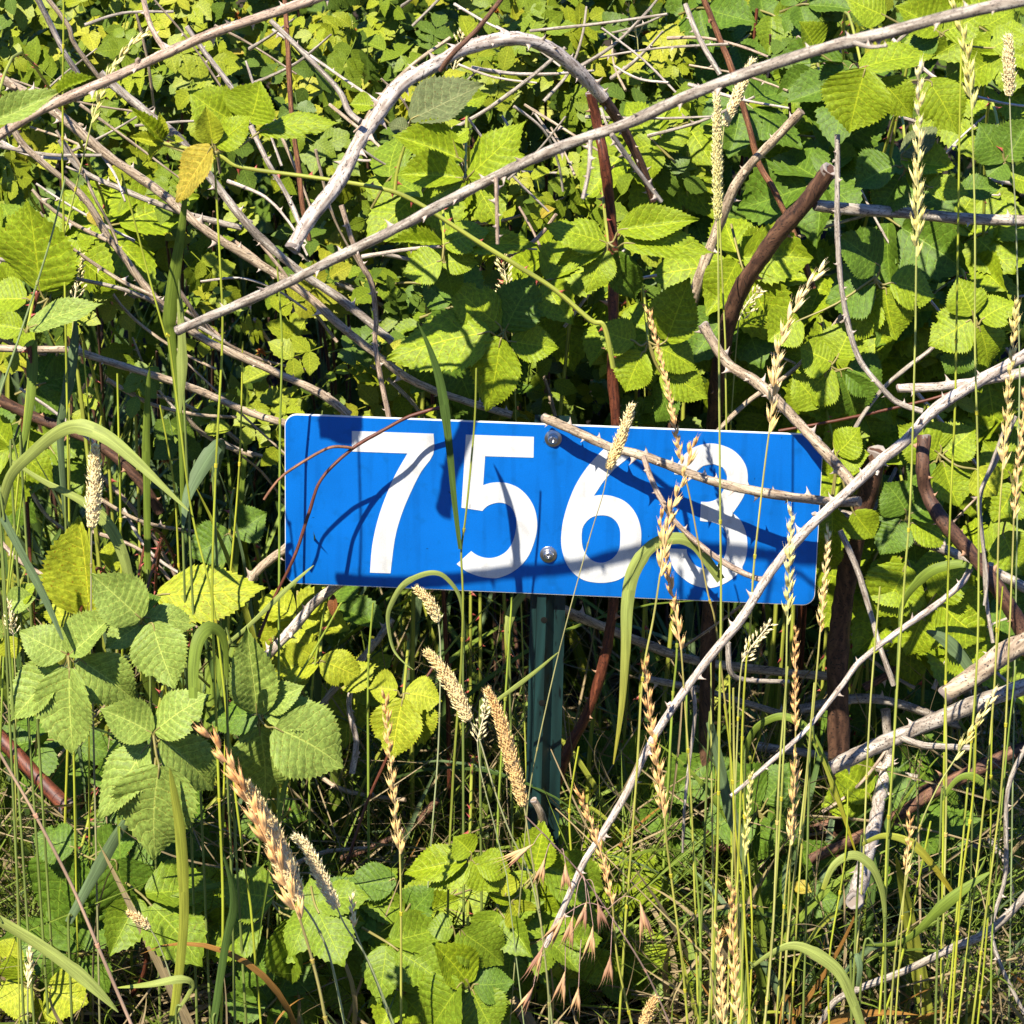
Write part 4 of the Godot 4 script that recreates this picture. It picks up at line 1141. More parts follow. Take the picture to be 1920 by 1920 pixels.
	spray("shaded broad bramble leaves right of the dark cut stem", [1640, 520], -0.04, [
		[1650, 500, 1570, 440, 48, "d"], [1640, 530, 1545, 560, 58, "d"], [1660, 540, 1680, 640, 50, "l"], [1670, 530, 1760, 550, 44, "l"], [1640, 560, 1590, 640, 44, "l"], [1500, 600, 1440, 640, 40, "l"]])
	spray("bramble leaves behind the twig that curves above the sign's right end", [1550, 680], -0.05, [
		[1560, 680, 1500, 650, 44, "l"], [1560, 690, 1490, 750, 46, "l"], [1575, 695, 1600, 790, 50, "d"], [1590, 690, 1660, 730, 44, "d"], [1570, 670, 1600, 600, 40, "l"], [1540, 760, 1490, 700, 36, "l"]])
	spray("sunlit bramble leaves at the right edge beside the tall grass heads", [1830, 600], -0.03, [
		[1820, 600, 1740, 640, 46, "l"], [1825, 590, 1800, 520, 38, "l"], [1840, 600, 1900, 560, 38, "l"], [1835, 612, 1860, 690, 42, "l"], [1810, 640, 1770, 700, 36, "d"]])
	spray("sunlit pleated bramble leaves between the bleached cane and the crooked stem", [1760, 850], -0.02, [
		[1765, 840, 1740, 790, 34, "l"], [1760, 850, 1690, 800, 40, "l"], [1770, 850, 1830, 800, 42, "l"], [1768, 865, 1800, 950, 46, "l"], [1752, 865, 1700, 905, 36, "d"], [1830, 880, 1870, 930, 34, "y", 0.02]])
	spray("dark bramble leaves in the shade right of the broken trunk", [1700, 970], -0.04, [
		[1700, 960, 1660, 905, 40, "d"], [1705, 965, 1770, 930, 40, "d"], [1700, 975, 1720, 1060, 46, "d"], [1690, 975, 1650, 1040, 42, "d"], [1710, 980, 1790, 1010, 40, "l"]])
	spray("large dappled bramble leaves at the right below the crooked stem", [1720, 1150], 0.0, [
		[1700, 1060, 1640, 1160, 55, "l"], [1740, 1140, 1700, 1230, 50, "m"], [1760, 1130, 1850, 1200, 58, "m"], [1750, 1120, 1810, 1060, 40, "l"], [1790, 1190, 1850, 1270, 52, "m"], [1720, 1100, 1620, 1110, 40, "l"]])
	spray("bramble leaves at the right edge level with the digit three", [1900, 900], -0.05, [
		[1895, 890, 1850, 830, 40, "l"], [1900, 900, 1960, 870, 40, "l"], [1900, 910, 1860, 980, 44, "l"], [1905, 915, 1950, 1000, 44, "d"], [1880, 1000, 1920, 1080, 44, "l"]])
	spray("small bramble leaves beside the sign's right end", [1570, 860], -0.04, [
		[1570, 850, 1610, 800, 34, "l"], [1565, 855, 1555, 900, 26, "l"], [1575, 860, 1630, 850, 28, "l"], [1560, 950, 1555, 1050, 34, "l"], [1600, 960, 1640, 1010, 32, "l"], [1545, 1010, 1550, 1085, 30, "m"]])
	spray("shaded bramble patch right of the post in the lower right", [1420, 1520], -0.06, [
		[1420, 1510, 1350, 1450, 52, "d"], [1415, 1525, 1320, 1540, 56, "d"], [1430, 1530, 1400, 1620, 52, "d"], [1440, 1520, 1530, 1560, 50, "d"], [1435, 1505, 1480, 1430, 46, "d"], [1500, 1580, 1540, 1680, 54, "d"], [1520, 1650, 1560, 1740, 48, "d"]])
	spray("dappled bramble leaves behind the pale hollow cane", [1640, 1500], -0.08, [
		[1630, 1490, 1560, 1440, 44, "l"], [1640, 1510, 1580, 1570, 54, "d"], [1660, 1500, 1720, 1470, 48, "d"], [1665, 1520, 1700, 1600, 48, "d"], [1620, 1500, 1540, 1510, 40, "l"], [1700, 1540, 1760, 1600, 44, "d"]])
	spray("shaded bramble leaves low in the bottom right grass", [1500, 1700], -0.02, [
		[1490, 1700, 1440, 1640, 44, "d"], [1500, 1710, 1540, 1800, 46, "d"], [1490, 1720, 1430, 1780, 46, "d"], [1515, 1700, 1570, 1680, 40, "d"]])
	spray("big light green bramble leaf at the left edge striped by shadows", [90, 560], 0.02, [
		[75, 545, 40, 378, 92, "l"], [95, 555, 130, 440, 50, "l", -0.02], [60, 600, 20, 640, 40, "l"], [50, 560, -30, 560, 40, "l"]], [60, 720, 55, 640, 60, 590, 72, 548], "cane_red", 5)
	spray("long folded bramble leaf under the striped leaf at the left edge", [52, 612], 0.06, [[55, 615, 183, 560, 28, "g", 0.02], [45, 618, -20, 605, 26, "l"]])
	spray("dark leaf blade cutting across the pinkish cane at the left edge", [-20, 235], 0.2, [[-25, 235, 120, 165, 26, "g", 0.0], [110, 175, 175, 140, 14, "l"]])
	spray("two bright yellow bramble leaves standing up left of the sign's lower corner", [250, 1130], 0.05, [
		[168, 1150, 142, 972, 62, "y"], [295, 1116, 496, 1096, 52, "y", 0.02], [180, 1150, 70, 1150, 34, "y", -0.02], [210, 1070, 218, 1010, 26, "y", -0.03]], [], "cane_red")
	spray("dusty green bramble leaves in front of the two yellow leaves", [262, 1160], 0.1, [
		[264, 1160, 172, 1076, 48, "g", 0.02], [270, 1158, 372, 1168, 28, "g"], [268, 1168, 195, 1215, 30, "g"], [285, 1168, 328, 1292, 52, "g", 0.02], [260, 1150, 300, 1118, 22, "d"]], [], "cane_red")
	spray("five part dusty bramble leaf at the left edge beside the yellow leaf", [128, 1230], 0.13, [
		[132, 1226, 212, 1148, 40, "g"], [124, 1226, 36, 1180, 38, "g"], [150, 1236, 256, 1322, 48, "g"], [130, 1252, 130, 1418, 62, "g", 0.02], [114, 1248, 16, 1350, 46, "g"]], [], "cane_red")
	spray("small bramble tip leaves at the far left above the five part leaf", [10, 1190], 0.08, [[14, 1130, 66, 1120, 24, "g"], [0, 1110, -40, 1130, 26, "g"], [12, 1195, 30, 1235, 22, "y"], [8, 1190, -20, 1170, 20, "g"], [30, 1140, 60, 1090, 20, "l"]])
	spray("large five part dusty bramble leaf, biggest in the lower left", [288, 1380], 0.16, [
		[284, 1374, 188, 1330, 40, "g"], [290, 1372, 378, 1300, 44, "g"], [304, 1384, 412, 1488, 46, "g"], [276, 1398, 172, 1530, 46, "g"], [298, 1436, 286, 1620, 74, "g", 0.03]])
	spray("dusty bramble leaves behind the big tan seed heads, left of the post", [486, 1345], 0.1, [
		[484, 1340, 384, 1348, 38, "d"], [482, 1336, 462, 1180, 42, "g"], [496, 1338, 624, 1348, 34, "g"], [486, 1362, 498, 1506, 58, "g"], [515, 1364, 650, 1440, 70, "g", 0.02], [500, 1330, 560, 1285, 30, "g"]])
	spray("yellow bramble leaves in the shade under the digit seven", [600, 1240], -0.05, [
		[600, 1238, 685, 1275, 32, "y"], [596, 1242, 512, 1262, 36, "y"], [590, 1235, 560, 1215, 26, "y"], [640, 1290, 700, 1240, 30, "y"]])
	spray("yellow three part bramble leaf left of the tan plume", [757, 1300], -0.01, [
		[760, 1300, 828, 1310, 36, "y"], [755, 1310, 735, 1425, 46, "y", 0.01], [765, 1312, 795, 1400, 38, "y"], [745, 1295, 690, 1290, 30, "y"]])
	spray("dark shaded bramble leaves low at the lower left", [150, 1600], 0.02, [
		[125, 1600, 100, 1765, 72, "d"], [215, 1612, 250, 1765, 66, "d", 0.03], [140, 1590, 60, 1560, 40, "d"], [180, 1600, 260, 1560, 36, "d"]])
	spray("sunlit yellow bramble leaves in the bottom left corner", [60, 1850], 0.05, [
		[60, 1850, -10, 1880, 50, "y"], [90, 1850, 165, 1880, 52, "y"], [70, 1870, 80, 1960, 50, "y"], [40, 1840, 20, 1790, 34, "l"], [10, 1800, 25, 1760, 28, "y"]])
	spray("rounded bramble leaves below the big tan seed heads", [505, 1685], 0.08, [
		[512, 1682, 412, 1660, 50, "c"], [490, 1725, 378, 1780, 48, "c"], [500, 1760, 450, 1855, 46, "d"], [545, 1720, 545, 1850, 34, "c", 0.02], [560, 1705, 620, 1800, 44, "d"]])
	spray("shaded bramble leaves between the seed heads and the bottom centre leaves", [745, 1735], 0.06, [
		[742, 1650, 640, 1665, 34, "d"], [744, 1732, 672, 1680, 34, "c"], [750, 1732, 816, 1660, 38, "d"], [740, 1740, 690, 1830, 52, "d"], [756, 1742, 830, 1750, 34, "d"], [660, 1700, 600, 1650, 38, "d"], [640, 1740, 620, 1850, 48, "d"]])
	spray("pleated lime bramble leaves at the bottom centre, left of the post foot", [880, 1612], 0.12, [
		[876, 1612, 752, 1628, 34, "m"], [880, 1620, 802, 1660, 28, "m"], [884, 1612, 936, 1672, 34, "l"], [884, 1600, 850, 1570, 28, "l"], [895, 1620, 960, 1630, 30, "l"]])
	spray("lime bramble leaves covering the foot of the post", [1010, 1628], 0.09, [
		[1000, 1630, 1018, 1540, 38, "l"], [1018, 1622, 1135, 1668, 48, "c"], [1008, 1640, 1030, 1740, 42, "l"], [1000, 1640, 930, 1710, 34, "l"], [960, 1690, 990, 1735, 30, "y", 0.03], [950, 1680, 940, 1630, 26, "y", 0.03], [960, 1690, 900, 1650, 24, "m", 0.02]])
	spray("bramble leaves on the bottom edge under the lime leaves", [878, 1848], 0.14, [
		[862, 1745, 948, 1815, 46, "c"], [878, 1844, 812, 1768, 38, "l"], [888, 1846, 965, 1840, 34, "d"], [866, 1842, 780, 1940, 58, "c", 0.02], [885, 1855, 930, 1940, 48, "c"], [850, 1740, 800, 1740, 26, "c"]])
	spray("bramble leaves right of the post at the bottom behind the purple grass", [1040, 1780], 0.04, [
		[1030, 1760, 985, 1840, 36, "c"], [1060, 1740, 1140, 1720, 40, "l"], [1050, 1790, 1090, 1840, 34, "y"], [1110, 1780, 1150, 1850, 42, "c"], [1060, 1820, 1010, 1880, 34, "l"]])
	spray("wide bramble leaf in shade behind the sign at the left", [430, 1000], -0.16, [[430, 1000, 350, 1040, 40, "d"], [440, 1000, 500, 960, 36, "d"]])
	# loose dead leaves
	for q in [[165, 400, 195, 425, 12, "o", -0.1, "curled orange dead leaf caught among the left hand canes"], [626, 1115, 622, 1160, 9, "r", -0.03, "rust red dead leaf hanging under the sign's left half"], [1490, 1660, 1520, 1670, 13, "o", 0.03, "tan dead leaf lying in the lower right shade"], [310, 1650, 335, 1640, 14, "r", 0.0, "orange dead leaf in the lower left grass"], [1015, 405, 1035, 390, 12, "o", -0.12, "orange dead leaf left of the upright dark cane"], [430, 100, 455, 95, 9, "o", -0.3, "yellow dead leaf in the rose leaves at the top left"]]:
		var c := P(q[0], q[1], q[6])
		var t := thing("dead_leaf", q[7], "dead leaf", c)
		set_leaf(t, c, P(q[2], q[3], q[6] + 0.01), q[4] * pxm(c), q[5], 5, "leaf_blade")

func build_bramble_fill() -> void:
	# more bramble behind the leaf by leaf sprays: whole leaves on their own shoots
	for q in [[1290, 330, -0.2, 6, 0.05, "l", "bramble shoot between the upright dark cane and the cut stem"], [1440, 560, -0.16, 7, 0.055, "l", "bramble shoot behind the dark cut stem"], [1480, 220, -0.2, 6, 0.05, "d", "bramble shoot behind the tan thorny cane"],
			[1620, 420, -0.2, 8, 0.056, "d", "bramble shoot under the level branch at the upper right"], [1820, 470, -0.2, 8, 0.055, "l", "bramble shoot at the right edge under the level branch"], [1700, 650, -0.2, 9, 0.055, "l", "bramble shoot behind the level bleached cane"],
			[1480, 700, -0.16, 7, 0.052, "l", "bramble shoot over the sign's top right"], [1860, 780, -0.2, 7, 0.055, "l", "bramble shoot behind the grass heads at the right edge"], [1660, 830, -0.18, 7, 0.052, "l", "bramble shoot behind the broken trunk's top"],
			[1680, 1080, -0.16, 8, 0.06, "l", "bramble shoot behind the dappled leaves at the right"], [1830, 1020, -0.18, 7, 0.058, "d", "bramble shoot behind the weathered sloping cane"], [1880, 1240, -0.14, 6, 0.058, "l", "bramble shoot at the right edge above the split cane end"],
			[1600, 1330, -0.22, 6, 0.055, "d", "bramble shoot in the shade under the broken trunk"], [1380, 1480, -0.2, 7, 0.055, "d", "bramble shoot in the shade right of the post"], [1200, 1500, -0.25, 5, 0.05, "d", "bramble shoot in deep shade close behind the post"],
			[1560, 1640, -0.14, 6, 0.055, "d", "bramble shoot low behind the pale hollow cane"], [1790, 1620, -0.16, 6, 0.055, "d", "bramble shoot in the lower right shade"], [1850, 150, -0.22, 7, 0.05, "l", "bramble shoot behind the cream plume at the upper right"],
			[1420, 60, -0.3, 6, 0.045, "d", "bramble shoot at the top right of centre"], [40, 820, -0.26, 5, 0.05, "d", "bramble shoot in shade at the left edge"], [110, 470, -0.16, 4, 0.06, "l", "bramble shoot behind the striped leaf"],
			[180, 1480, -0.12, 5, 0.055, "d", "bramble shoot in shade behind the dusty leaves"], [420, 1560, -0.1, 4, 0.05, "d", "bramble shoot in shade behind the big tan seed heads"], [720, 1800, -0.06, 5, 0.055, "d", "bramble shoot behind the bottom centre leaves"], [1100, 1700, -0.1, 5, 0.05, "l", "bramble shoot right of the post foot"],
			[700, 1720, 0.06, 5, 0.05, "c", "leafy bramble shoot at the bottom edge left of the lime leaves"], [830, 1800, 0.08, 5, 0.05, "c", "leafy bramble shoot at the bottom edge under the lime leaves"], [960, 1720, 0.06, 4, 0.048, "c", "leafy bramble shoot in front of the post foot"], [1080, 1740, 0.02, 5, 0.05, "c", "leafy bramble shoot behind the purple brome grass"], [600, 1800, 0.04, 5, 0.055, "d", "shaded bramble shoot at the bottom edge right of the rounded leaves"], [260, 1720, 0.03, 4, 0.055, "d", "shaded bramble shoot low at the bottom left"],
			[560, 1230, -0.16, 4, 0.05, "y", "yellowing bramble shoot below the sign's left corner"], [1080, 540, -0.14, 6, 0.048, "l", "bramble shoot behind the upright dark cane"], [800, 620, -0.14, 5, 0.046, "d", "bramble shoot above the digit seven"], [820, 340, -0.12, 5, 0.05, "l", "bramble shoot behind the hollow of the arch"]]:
		var c := P(q[0], q[1], q[2])
		var foot := Vector3(c.x + R(-0.05, 0.05), ground_height(c.x, c.z - 0.1), c.z - 0.1)
		var t := thing("bramble_shoot", q[6], "bramble", foot)
		var b := MB.new()
		tube(b, curve([foot - Vector3(0, 0.02, 0), foot.lerp(c, 0.5) + Vector3(R(-0.03, 0.03), 0, 0.02), c + Vector3(0, 0.02, -0.01)], 7), 0.0028, 0.0016, 6, 0.04)
		put("stem", b, M.cane_green if q[5] != "d" else M.cane_red, t)
		for k in q[3]:
			var at := P(q[0] + R(-115, 115), q[1] + R(-100, 100), q[2] + R(-0.06, 0.06))
			var n := (cam_basis.z * 0.45 + to_sun * 0.7 + Vector3(R(-0.5, 0.5), R(-0.4, 0.4), R(-0.2, 0.2))).normalized()
			var d := Vector3(R(-1, 1), R(-1.0, 0.35), R(-0.1, 0.3)).normalized()
			var tint: String = q[5] if rng.randf() < 0.75 else ["l", "d", "c"][rng.randi() % 3]
			compound_leaf(t, at, d, n, q[4] * R(0.85, 1.25), [3, 5, 5][rng.randi() % 3], tint)

# ---------------------------------------------------------------- grasses
func build_blades() -> void:
	blade("broad upright grass blade hanging below the orange leaf", [343, 1000, 338, 800, 322, 640, 318, 600, 327, 517, 340, 433, 348, 358], 3, 13, 3, 0.08, 0.1, "blade_green", Color(1, 1, 1))
	blade("grass blade pointing down below the broad upright blade at the left", [337, 560, 341, 640, 341, 700, 338, 775], 6, 11, 1, 0.09, 0.1, "blade_pale", Color(1, 1, 1))
	blade("wide blade arching over left of the sign and down to a stem", [0, 960, 20, 893, 60, 850, 110, 810, 150, 800, 200, 820, 250, 860, 300, 907, 354, 958], 10, 15, 1, 0.1, 0.14, "blade_pale", Color(1, 1, 1))
	blade("blade sweeping right from the left edge and drooping to the yellow leaf", [20, 863, 83, 903, 150, 937, 187, 967, 213, 1000, 232, 1045, 243, 1090], 3, 12, 9, 0.08, 0.08, "blade_pale", Color(1, 1, 1))
	blade("bluish blade slanting down right at the left edge beside the yellow leaf", [0, 960, 33, 1023, 83, 1120, 118, 1200], 9, 8, 2, 0.14, 0.15, "blade_blue", Color(1, 1, 1))
	blade("upright blade at the far left in front of the level brown cane", [40, 860, 48, 810, 58, 740, 60, 660, 50, 600, 48, 560], 6, 11, 2, 0.05, 0.0, "blade_green", Color(1.1, 0.9, 0.8))
	blade("bluish upright blade left of the cream plume", [123, 970, 113, 807, 128, 723, 140, 640, 142, 600], 6, 11, 2, -0.02, -0.03, "blade_blue")
	blade("bent broad blade folded over left of the sign's end", [400, 905, 408, 865, 413, 833, 396, 850, 370, 890, 350, 935, 343, 990], 6, 16, 2, 0.06, 0.1, "blade_blue", Color(1, 1, 1))
	blade("narrow upright blade between the two tall bare stems", [277, 1110, 276, 1000, 275, 900, 274, 820, 278, 720, 281, 690], 7, 8, 0.3, 0.02, 0.02, "blade_green")
	blade("pale blade slanting down right across the bottom left corner", [-20, 1715, 67, 1767, 140, 1820, 190, 1865, 222, 1898], 12, 13, 1, 0.25, 0.25, "blade_pale", Color(1, 1, 1))
	blade("long upright blade in front of the biggest dusty leaf", [322, 1930, 333, 1847, 345, 1713, 338, 1563, 325, 1480, 318, 1440], 9, 11, 1, 0.2, 0.2, "blade_yellow", Color(1, 1, 1))
	blade("bluish blade slanting over the dark leaves at the lower left", [128, 1730, 155, 1680, 183, 1630, 220, 1565, 240, 1535], 8, 13, 6, 0.1, 0.08, "blade_blue", Color(1, 1, 1))
	blade("curling blade looping under the digits seven and five", [868, 1240, 870, 1180, 862, 1120, 838, 1085, 815, 1074, 785, 1080, 755, 1098, 735, 1130, 727, 1160, 735, 1210, 750, 1235, 775, 1256], 3.5, 6, 0.6, 0.05, 0.1, "blade_pale", Color(1, 1, 1))
	blade("wide blade arching over the digit three, its tip hanging below the sign", [1352, 1088, 1325, 1050, 1302, 1021, 1268, 1009, 1222, 1024, 1188, 1072, 1176, 1135, 1173, 1216, 1165, 1330, 1150, 1433], 10, 14, 1, 0.06, 0.1, "blade_pale", Color(1.5, 0.75, 0.3), 0.7)
	blade("short light blade tip crossing the sign's lower left corner", [420, 1212, 470, 1170, 540, 1102, 588, 1060], 4, 5, 0.5, 0.1, 0.09, "blade_pale", Color(1, 1, 1))
	blade("ribbon blade hooked over beside the dusty leaves left of centre", [425, 1300, 424, 1240, 418, 1195, 402, 1178, 385, 1182, 370, 1205, 363, 1250, 362, 1310], 3, 13, 8, 0.15, 0.19, "blade_green", Color(1, 1, 1))
	blade("blade arching over the dark gap at the lower right", [1397, 1425, 1400, 1400, 1420, 1363, 1467, 1343, 1513, 1367, 1547, 1430, 1580, 1520, 1600, 1585], 8, 8, 1, 0.1, 0.12, "blade_green", Color(1.5, 0.9, 0.4), 0.6)
	blade("wide bluish blade sloping right under the digit three", [1330, 1353, 1347, 1420, 1367, 1513, 1390, 1580, 1400, 1640], 9, 13, 3, 0.08, 0.08, "blade_blue", Color(1, 1, 1))
	blade("blade hooked over in front of the pale hollow cane", [1660, 1730, 1657, 1690, 1650, 1657, 1633, 1623, 1600, 1603, 1563, 1623, 1543, 1668], 4, 9, 4, 0.2, 0.22, "blade_pale", Color(1.4, 0.9, 0.4))
	blade("orange streaked blade draped across the pale hollow cane", [1613, 1585, 1657, 1567, 1707, 1580, 1747, 1620, 1787, 1675], 4, 9, 4, 0.19, 0.18, "blade_yellow", Color(1.5, 0.7, 0.3), 0.4)
	blade("broad blade arching along the bottom right of centre", [1400, 1820, 1447, 1787, 1487, 1773, 1527, 1787, 1573, 1823, 1600, 1880, 1617, 1930], 3, 12, 8, 0.22, 0.22, "blade_pale", Color(1, 1, 1))
	blade("blade pointing up right near the bottom right cane", [1620, 1773, 1697, 1763, 1763, 1703, 1810, 1665, 1855, 1636], 2, 12, 2, 0.2, 0.2, "blade_green", Color(1, 1, 1))
	blade("small hooked blade right of the pale hollow cane", [1765, 1500, 1793, 1463, 1820, 1455, 1847, 1473, 1854, 1500], 4, 8, 3, 0.18, 0.18, "blade_green", Color(1.4, 0.9, 0.5))
	blade("blade arching left from the crooked dark stem", [1687, 1170, 1690, 1140, 1707, 1107, 1747, 1070, 1797, 1057, 1822, 1063], 4, 10, 5, 0.06, 0.07, "blade_green", Color(1, 1, 1))
	blade("bluish blade lying over the dappled leaves at the right", [1830, 1272, 1807, 1237, 1773, 1200, 1737, 1183], 12, 14, 2, 0.08, 0.08, "blade_blue", Color(1, 1, 1))
	blade("thin blade crossing the post below the sign", [900, 1335, 935, 1311, 998, 1264, 1048, 1222], 4, 4.5, 0.5, 0.04, 0.05, "blade_pale", Color(1, 1, 1))
	blade("broad pale blade hanging beside the post just below the sign", [955, 1215, 952, 1180, 962, 1140, 982, 1112], 5, 9, 8, -0.02, -0.03, "blade_pale", Color(1, 1, 1))
	blade("slim orange blade hooked at the bottom left edge of the grass", [330, 1900, 360, 1850, 340, 1836, 280, 1846, 220, 1852], 3, 8, 1, 0.22, 0.24, "blade_pale", Color(1.4, 1.0, 0.6), 0.6)
	blade("blade leaning left out of the bottom edge below the seed heads", [400, 1920, 412, 1840, 425, 1760, 438, 1700, 430, 1640, 405, 1560], 8, 9, 1, 0.17, 0.16, "blade_deep", Color(1, 1, 1))
	blade("yellow blade slanting through the lower right stalks", [1520, 1370, 1545, 1430, 1575, 1510, 1605, 1600], 3, 5, 1, 0.14, 0.14, "blade_yellow", Color(1.5, 0.8, 0.3), 0.4)
	blade("grey dry blade hanging at the bottom right of centre", [1595, 1800, 1605, 1790, 1612, 1815, 1608, 1850], 4, 7, 5, 0.2, 0.22, "blade_blue")

func build_stalks() -> void:
	var t: Node3D
	var g := Color(0.52, 0.57, 0.045)
	var blue := Color(0.36, 0.45, 0.16)
	stalk("tallest grass stalk right of the sign, pale spike reaching the upper right leaves", [1718, 482, 1722, 300, 1724, 128], "spike", 15, GREENISH, CREAM, [1718, 480, 1717, 567, 1716, 640, 1707, 940, 1697, 1073, 1683, 1280, 1673, 1447, 1663, 1580, 1657, 1780, 1647, 1930], 0.2, 3.2)
	stalk("green grass stalk with an open green head at the upper right corner", [1822, 205, 1815, 120, 1795, 20], "spike", 16, GREENISH, GREENISH, [1822, 205, 1828, 420, 1828, 640, 1833, 840, 1835, 1040, 1830, 1273, 1800, 1640, 1775, 1930], 0.18, 3.2)
	stalk("tall green stalk with no head in view next to the green headed one", [], "", 0, g, g, [1806, -20, 1800, 200, 1797, 400, 1793, 640, 1790, 783, 1780, 1000, 1773, 1280, 1768, 1600, 1764, 1930], 0.12, 3.4)
	stalk("straw spike at the right edge above the crooked stem, upper one", [1880, 880, 1893, 720, 1907, 575], "spike", 13, GOLD, GREENISH, [1880, 880, 1872, 1010, 1865, 1280, 1835, 1600, 1795, 1930], 0.2, 3)
	stalk("straw spike at the far right edge, half outside the frame", [1901, 972, 1912, 850, 1922, 740], "spike", 12, GOLD, TAN, [1901, 972, 1893, 1180, 1880, 1450, 1850, 1700, 1822, 1930], 0.22, 3)
	stalk("tan spike leaning right over the sign's top right corner", [1442, 812, 1462, 650, 1500, 560, 1536, 512], "spike", 15, GOLD, CREAM, [1442, 812, 1432, 890, 1420, 1000, 1413, 1070, 1405, 1200, 1395, 1300, 1385, 1600, 1370, 1930], 0.15, 3)
	stalk("green stalk with a fluffy green head rising in front of the digit three", [1346, 412, 1345, 300, 1344, 168], "plume", 13, GREENISH, CREAM, [1346, 410, 1348, 640, 1350, 900, 1352, 1120, 1350, 1280, 1345, 1600, 1332, 1930], 0.16, 3.2)
	stalk("thin tan spike bending left above the digit three", [1278, 870, 1255, 740, 1238, 670, 1215, 580], "spike", 9, TAN, TAN, [1280, 880, 1293, 929, 1325, 1101, 1340, 1160, 1352, 1250, 1375, 1500, 1385, 1930], 0.11, 2.6, Color(0.42, 0.38, 0.06))
	stalk("big tan spike standing in front of the digits six and three", [1238, 1080, 1256, 970, 1280, 900, 1302, 822], "spike", 16, GOLD, RUST, [1238, 1075, 1225, 1160, 1205, 1273, 1192, 1480, 1175, 1700, 1160, 1930], 0.19, 3.2)
	stalk("rusty spike just below the big tan spike at the sign's lower edge", [1277, 1218, 1262, 1120, 1248, 1050, 1238, 968], "spike", 13, TAN, RUST, [1277, 1215, 1285, 1330, 1293, 1450, 1300, 1600, 1310, 1930], 0.17, 2.8)
	stalk("orange tan spike below the digit six beside the bleached cane", [1245, 1533, 1228, 1400, 1216, 1320, 1210, 1240], "spike", 14, TAN, RUST, [1246, 1530, 1250, 1580, 1263, 1680, 1280, 1813, 1290, 1930], 0.21, 3)
	stalk("slim rusty spike right of the post foot", [1148, 1695, 1130, 1610, 1110, 1550, 1090, 1496], "spike", 12, TAN, RUST, [1148, 1693, 1152, 1740, 1160, 1813, 1187, 1930], 0.23, 3)
	stalk("straight orange tan spike between the yellow leaf and the plumes", [750, 1602, 738, 1480, 728, 1390, 722, 1305], "spike", 13, GOLD, RUST, [750, 1600, 752, 1713, 752, 1930], 0.2, 3.2)
	stalk("large golden plume leaning left in front of the post", [982, 1512, 960, 1430, 935, 1340, 914, 1294], "plume", 19, GOLD, TAN, [983, 1512, 993, 1580, 1010, 1697, 1027, 1847, 1030, 1930], 0.2, 2.6, Color(0.34, 0.38, 0.13))
	stalk("pale open plume under the digit five, left of the golden plume", [880, 1352, 850, 1290, 820, 1245, 800, 1222], "plume", 21, CREAM, GOLD, [880, 1350, 900, 1390, 927, 1480, 957, 1563, 993, 1640, 1020, 1760], 0.13, 2.4, Color(0.34, 0.38, 0.13))
	stalk("short cream plume tucked right under the digit five", [822, 1166, 805, 1130, 781, 1104], "plume", 15, CREAM, GOLD, [822, 1165, 826, 1230, 822, 1400, 810, 1560, 800, 1700], 0.07, 2.2, blue)
	stalk("cream plume standing above the yellow leaf left of the sign", [172, 990, 176, 930, 178, 838], "plume", 20, CREAM, CREAM, [172, 988, 171, 1060, 171, 1170], 0.1, 2.4, Color(0.4, 0.38, 0.15))
	stalk("largest orange brown spike crossing the dusty leaves at the lower left", [562, 1725, 520, 1620, 460, 1490, 420, 1420, 386, 1368], "spike", 22, TAN, Color(0.62, 0.32, 0.14), [562, 1722, 580, 1780, 598, 1850, 614, 1930], 0.36, 4, Color(0.45, 0.42, 0.1))
	stalk("fat cream plume lying against the largest orange brown spike", [560, 1690, 535, 1620, 505, 1550, 462, 1470], "plume", 30, CREAM, GOLD, [560, 1688, 590, 1730, 620, 1800, 648, 1930], 0.33, 3, blue)
	stalk("smaller cream plume right of the largest spike at the lower left", [632, 1704, 600, 1640, 575, 1590, 552, 1568], "plume", 19, CREAM, CREAM, [632, 1702, 650, 1740, 690, 1800, 742, 1930], 0.26, 2.4, blue)
	stalk("tiny cream seed head at the bottom left of centre", [662, 1738, 661, 1710, 660, 1676], "spike", 10, CREAM, CREAM, [662, 1736, 680, 1780, 705, 1840, 738, 1930], 0.2, 2.2, blue)
	stalk("tiny tan seed head over the dark leaves at the lower left", [280, 1742, 262, 1725, 242, 1712], "plume", 11, CREAM, TAN, [282, 1742, 300, 1775, 325, 1850, 340, 1930], 0.17, 2, blue)
	stalk("pale thin spike standing in the bottom left corner", [52, 1850, 56, 1810, 58, 1770], "spike", 10, CREAM, CREAM, [52, 1850, 52, 1930], 0.2, 2.4, blue)
	stalk("blurred tan spike at the bottom edge right of centre", [1358, 1930, 1352, 1840, 1346, 1745], "spike", 13, GOLD, TAN, [1358, 1930, 1360, 1960], 0.34, 3)
	stalk("tall blurred rusty spike at the bottom edge right of centre", [1384, 1920, 1376, 1800, 1372, 1670], "spike", 15, GOLD, RUST, [1384, 1918, 1388, 1960], 0.34, 3)
	stalk("small golden plume at the very bottom edge right of centre", [1205, 1930, 1215, 1900, 1228, 1872], "plume", 15, GOLD, TAN, [1205, 1928, 1200, 1960], 0.3, 2.4)
	stalk("straw spike in front of the sign's right end, below the bleached cane", [1476, 1172, 1480, 1070, 1484, 960], "spike", 13, GREENISH, CREAM, [1476, 1170, 1470, 1400, 1452, 1700, 1432, 1930], 0.2, 3)
	stalk("thin straw spike just outside the sign's right end", [1538, 1185, 1546, 1090, 1554, 998], "spike", 10, GOLD, CREAM, [1538, 1182, 1528, 1300, 1502, 1600, 1482, 1930], 0.12, 2.8)
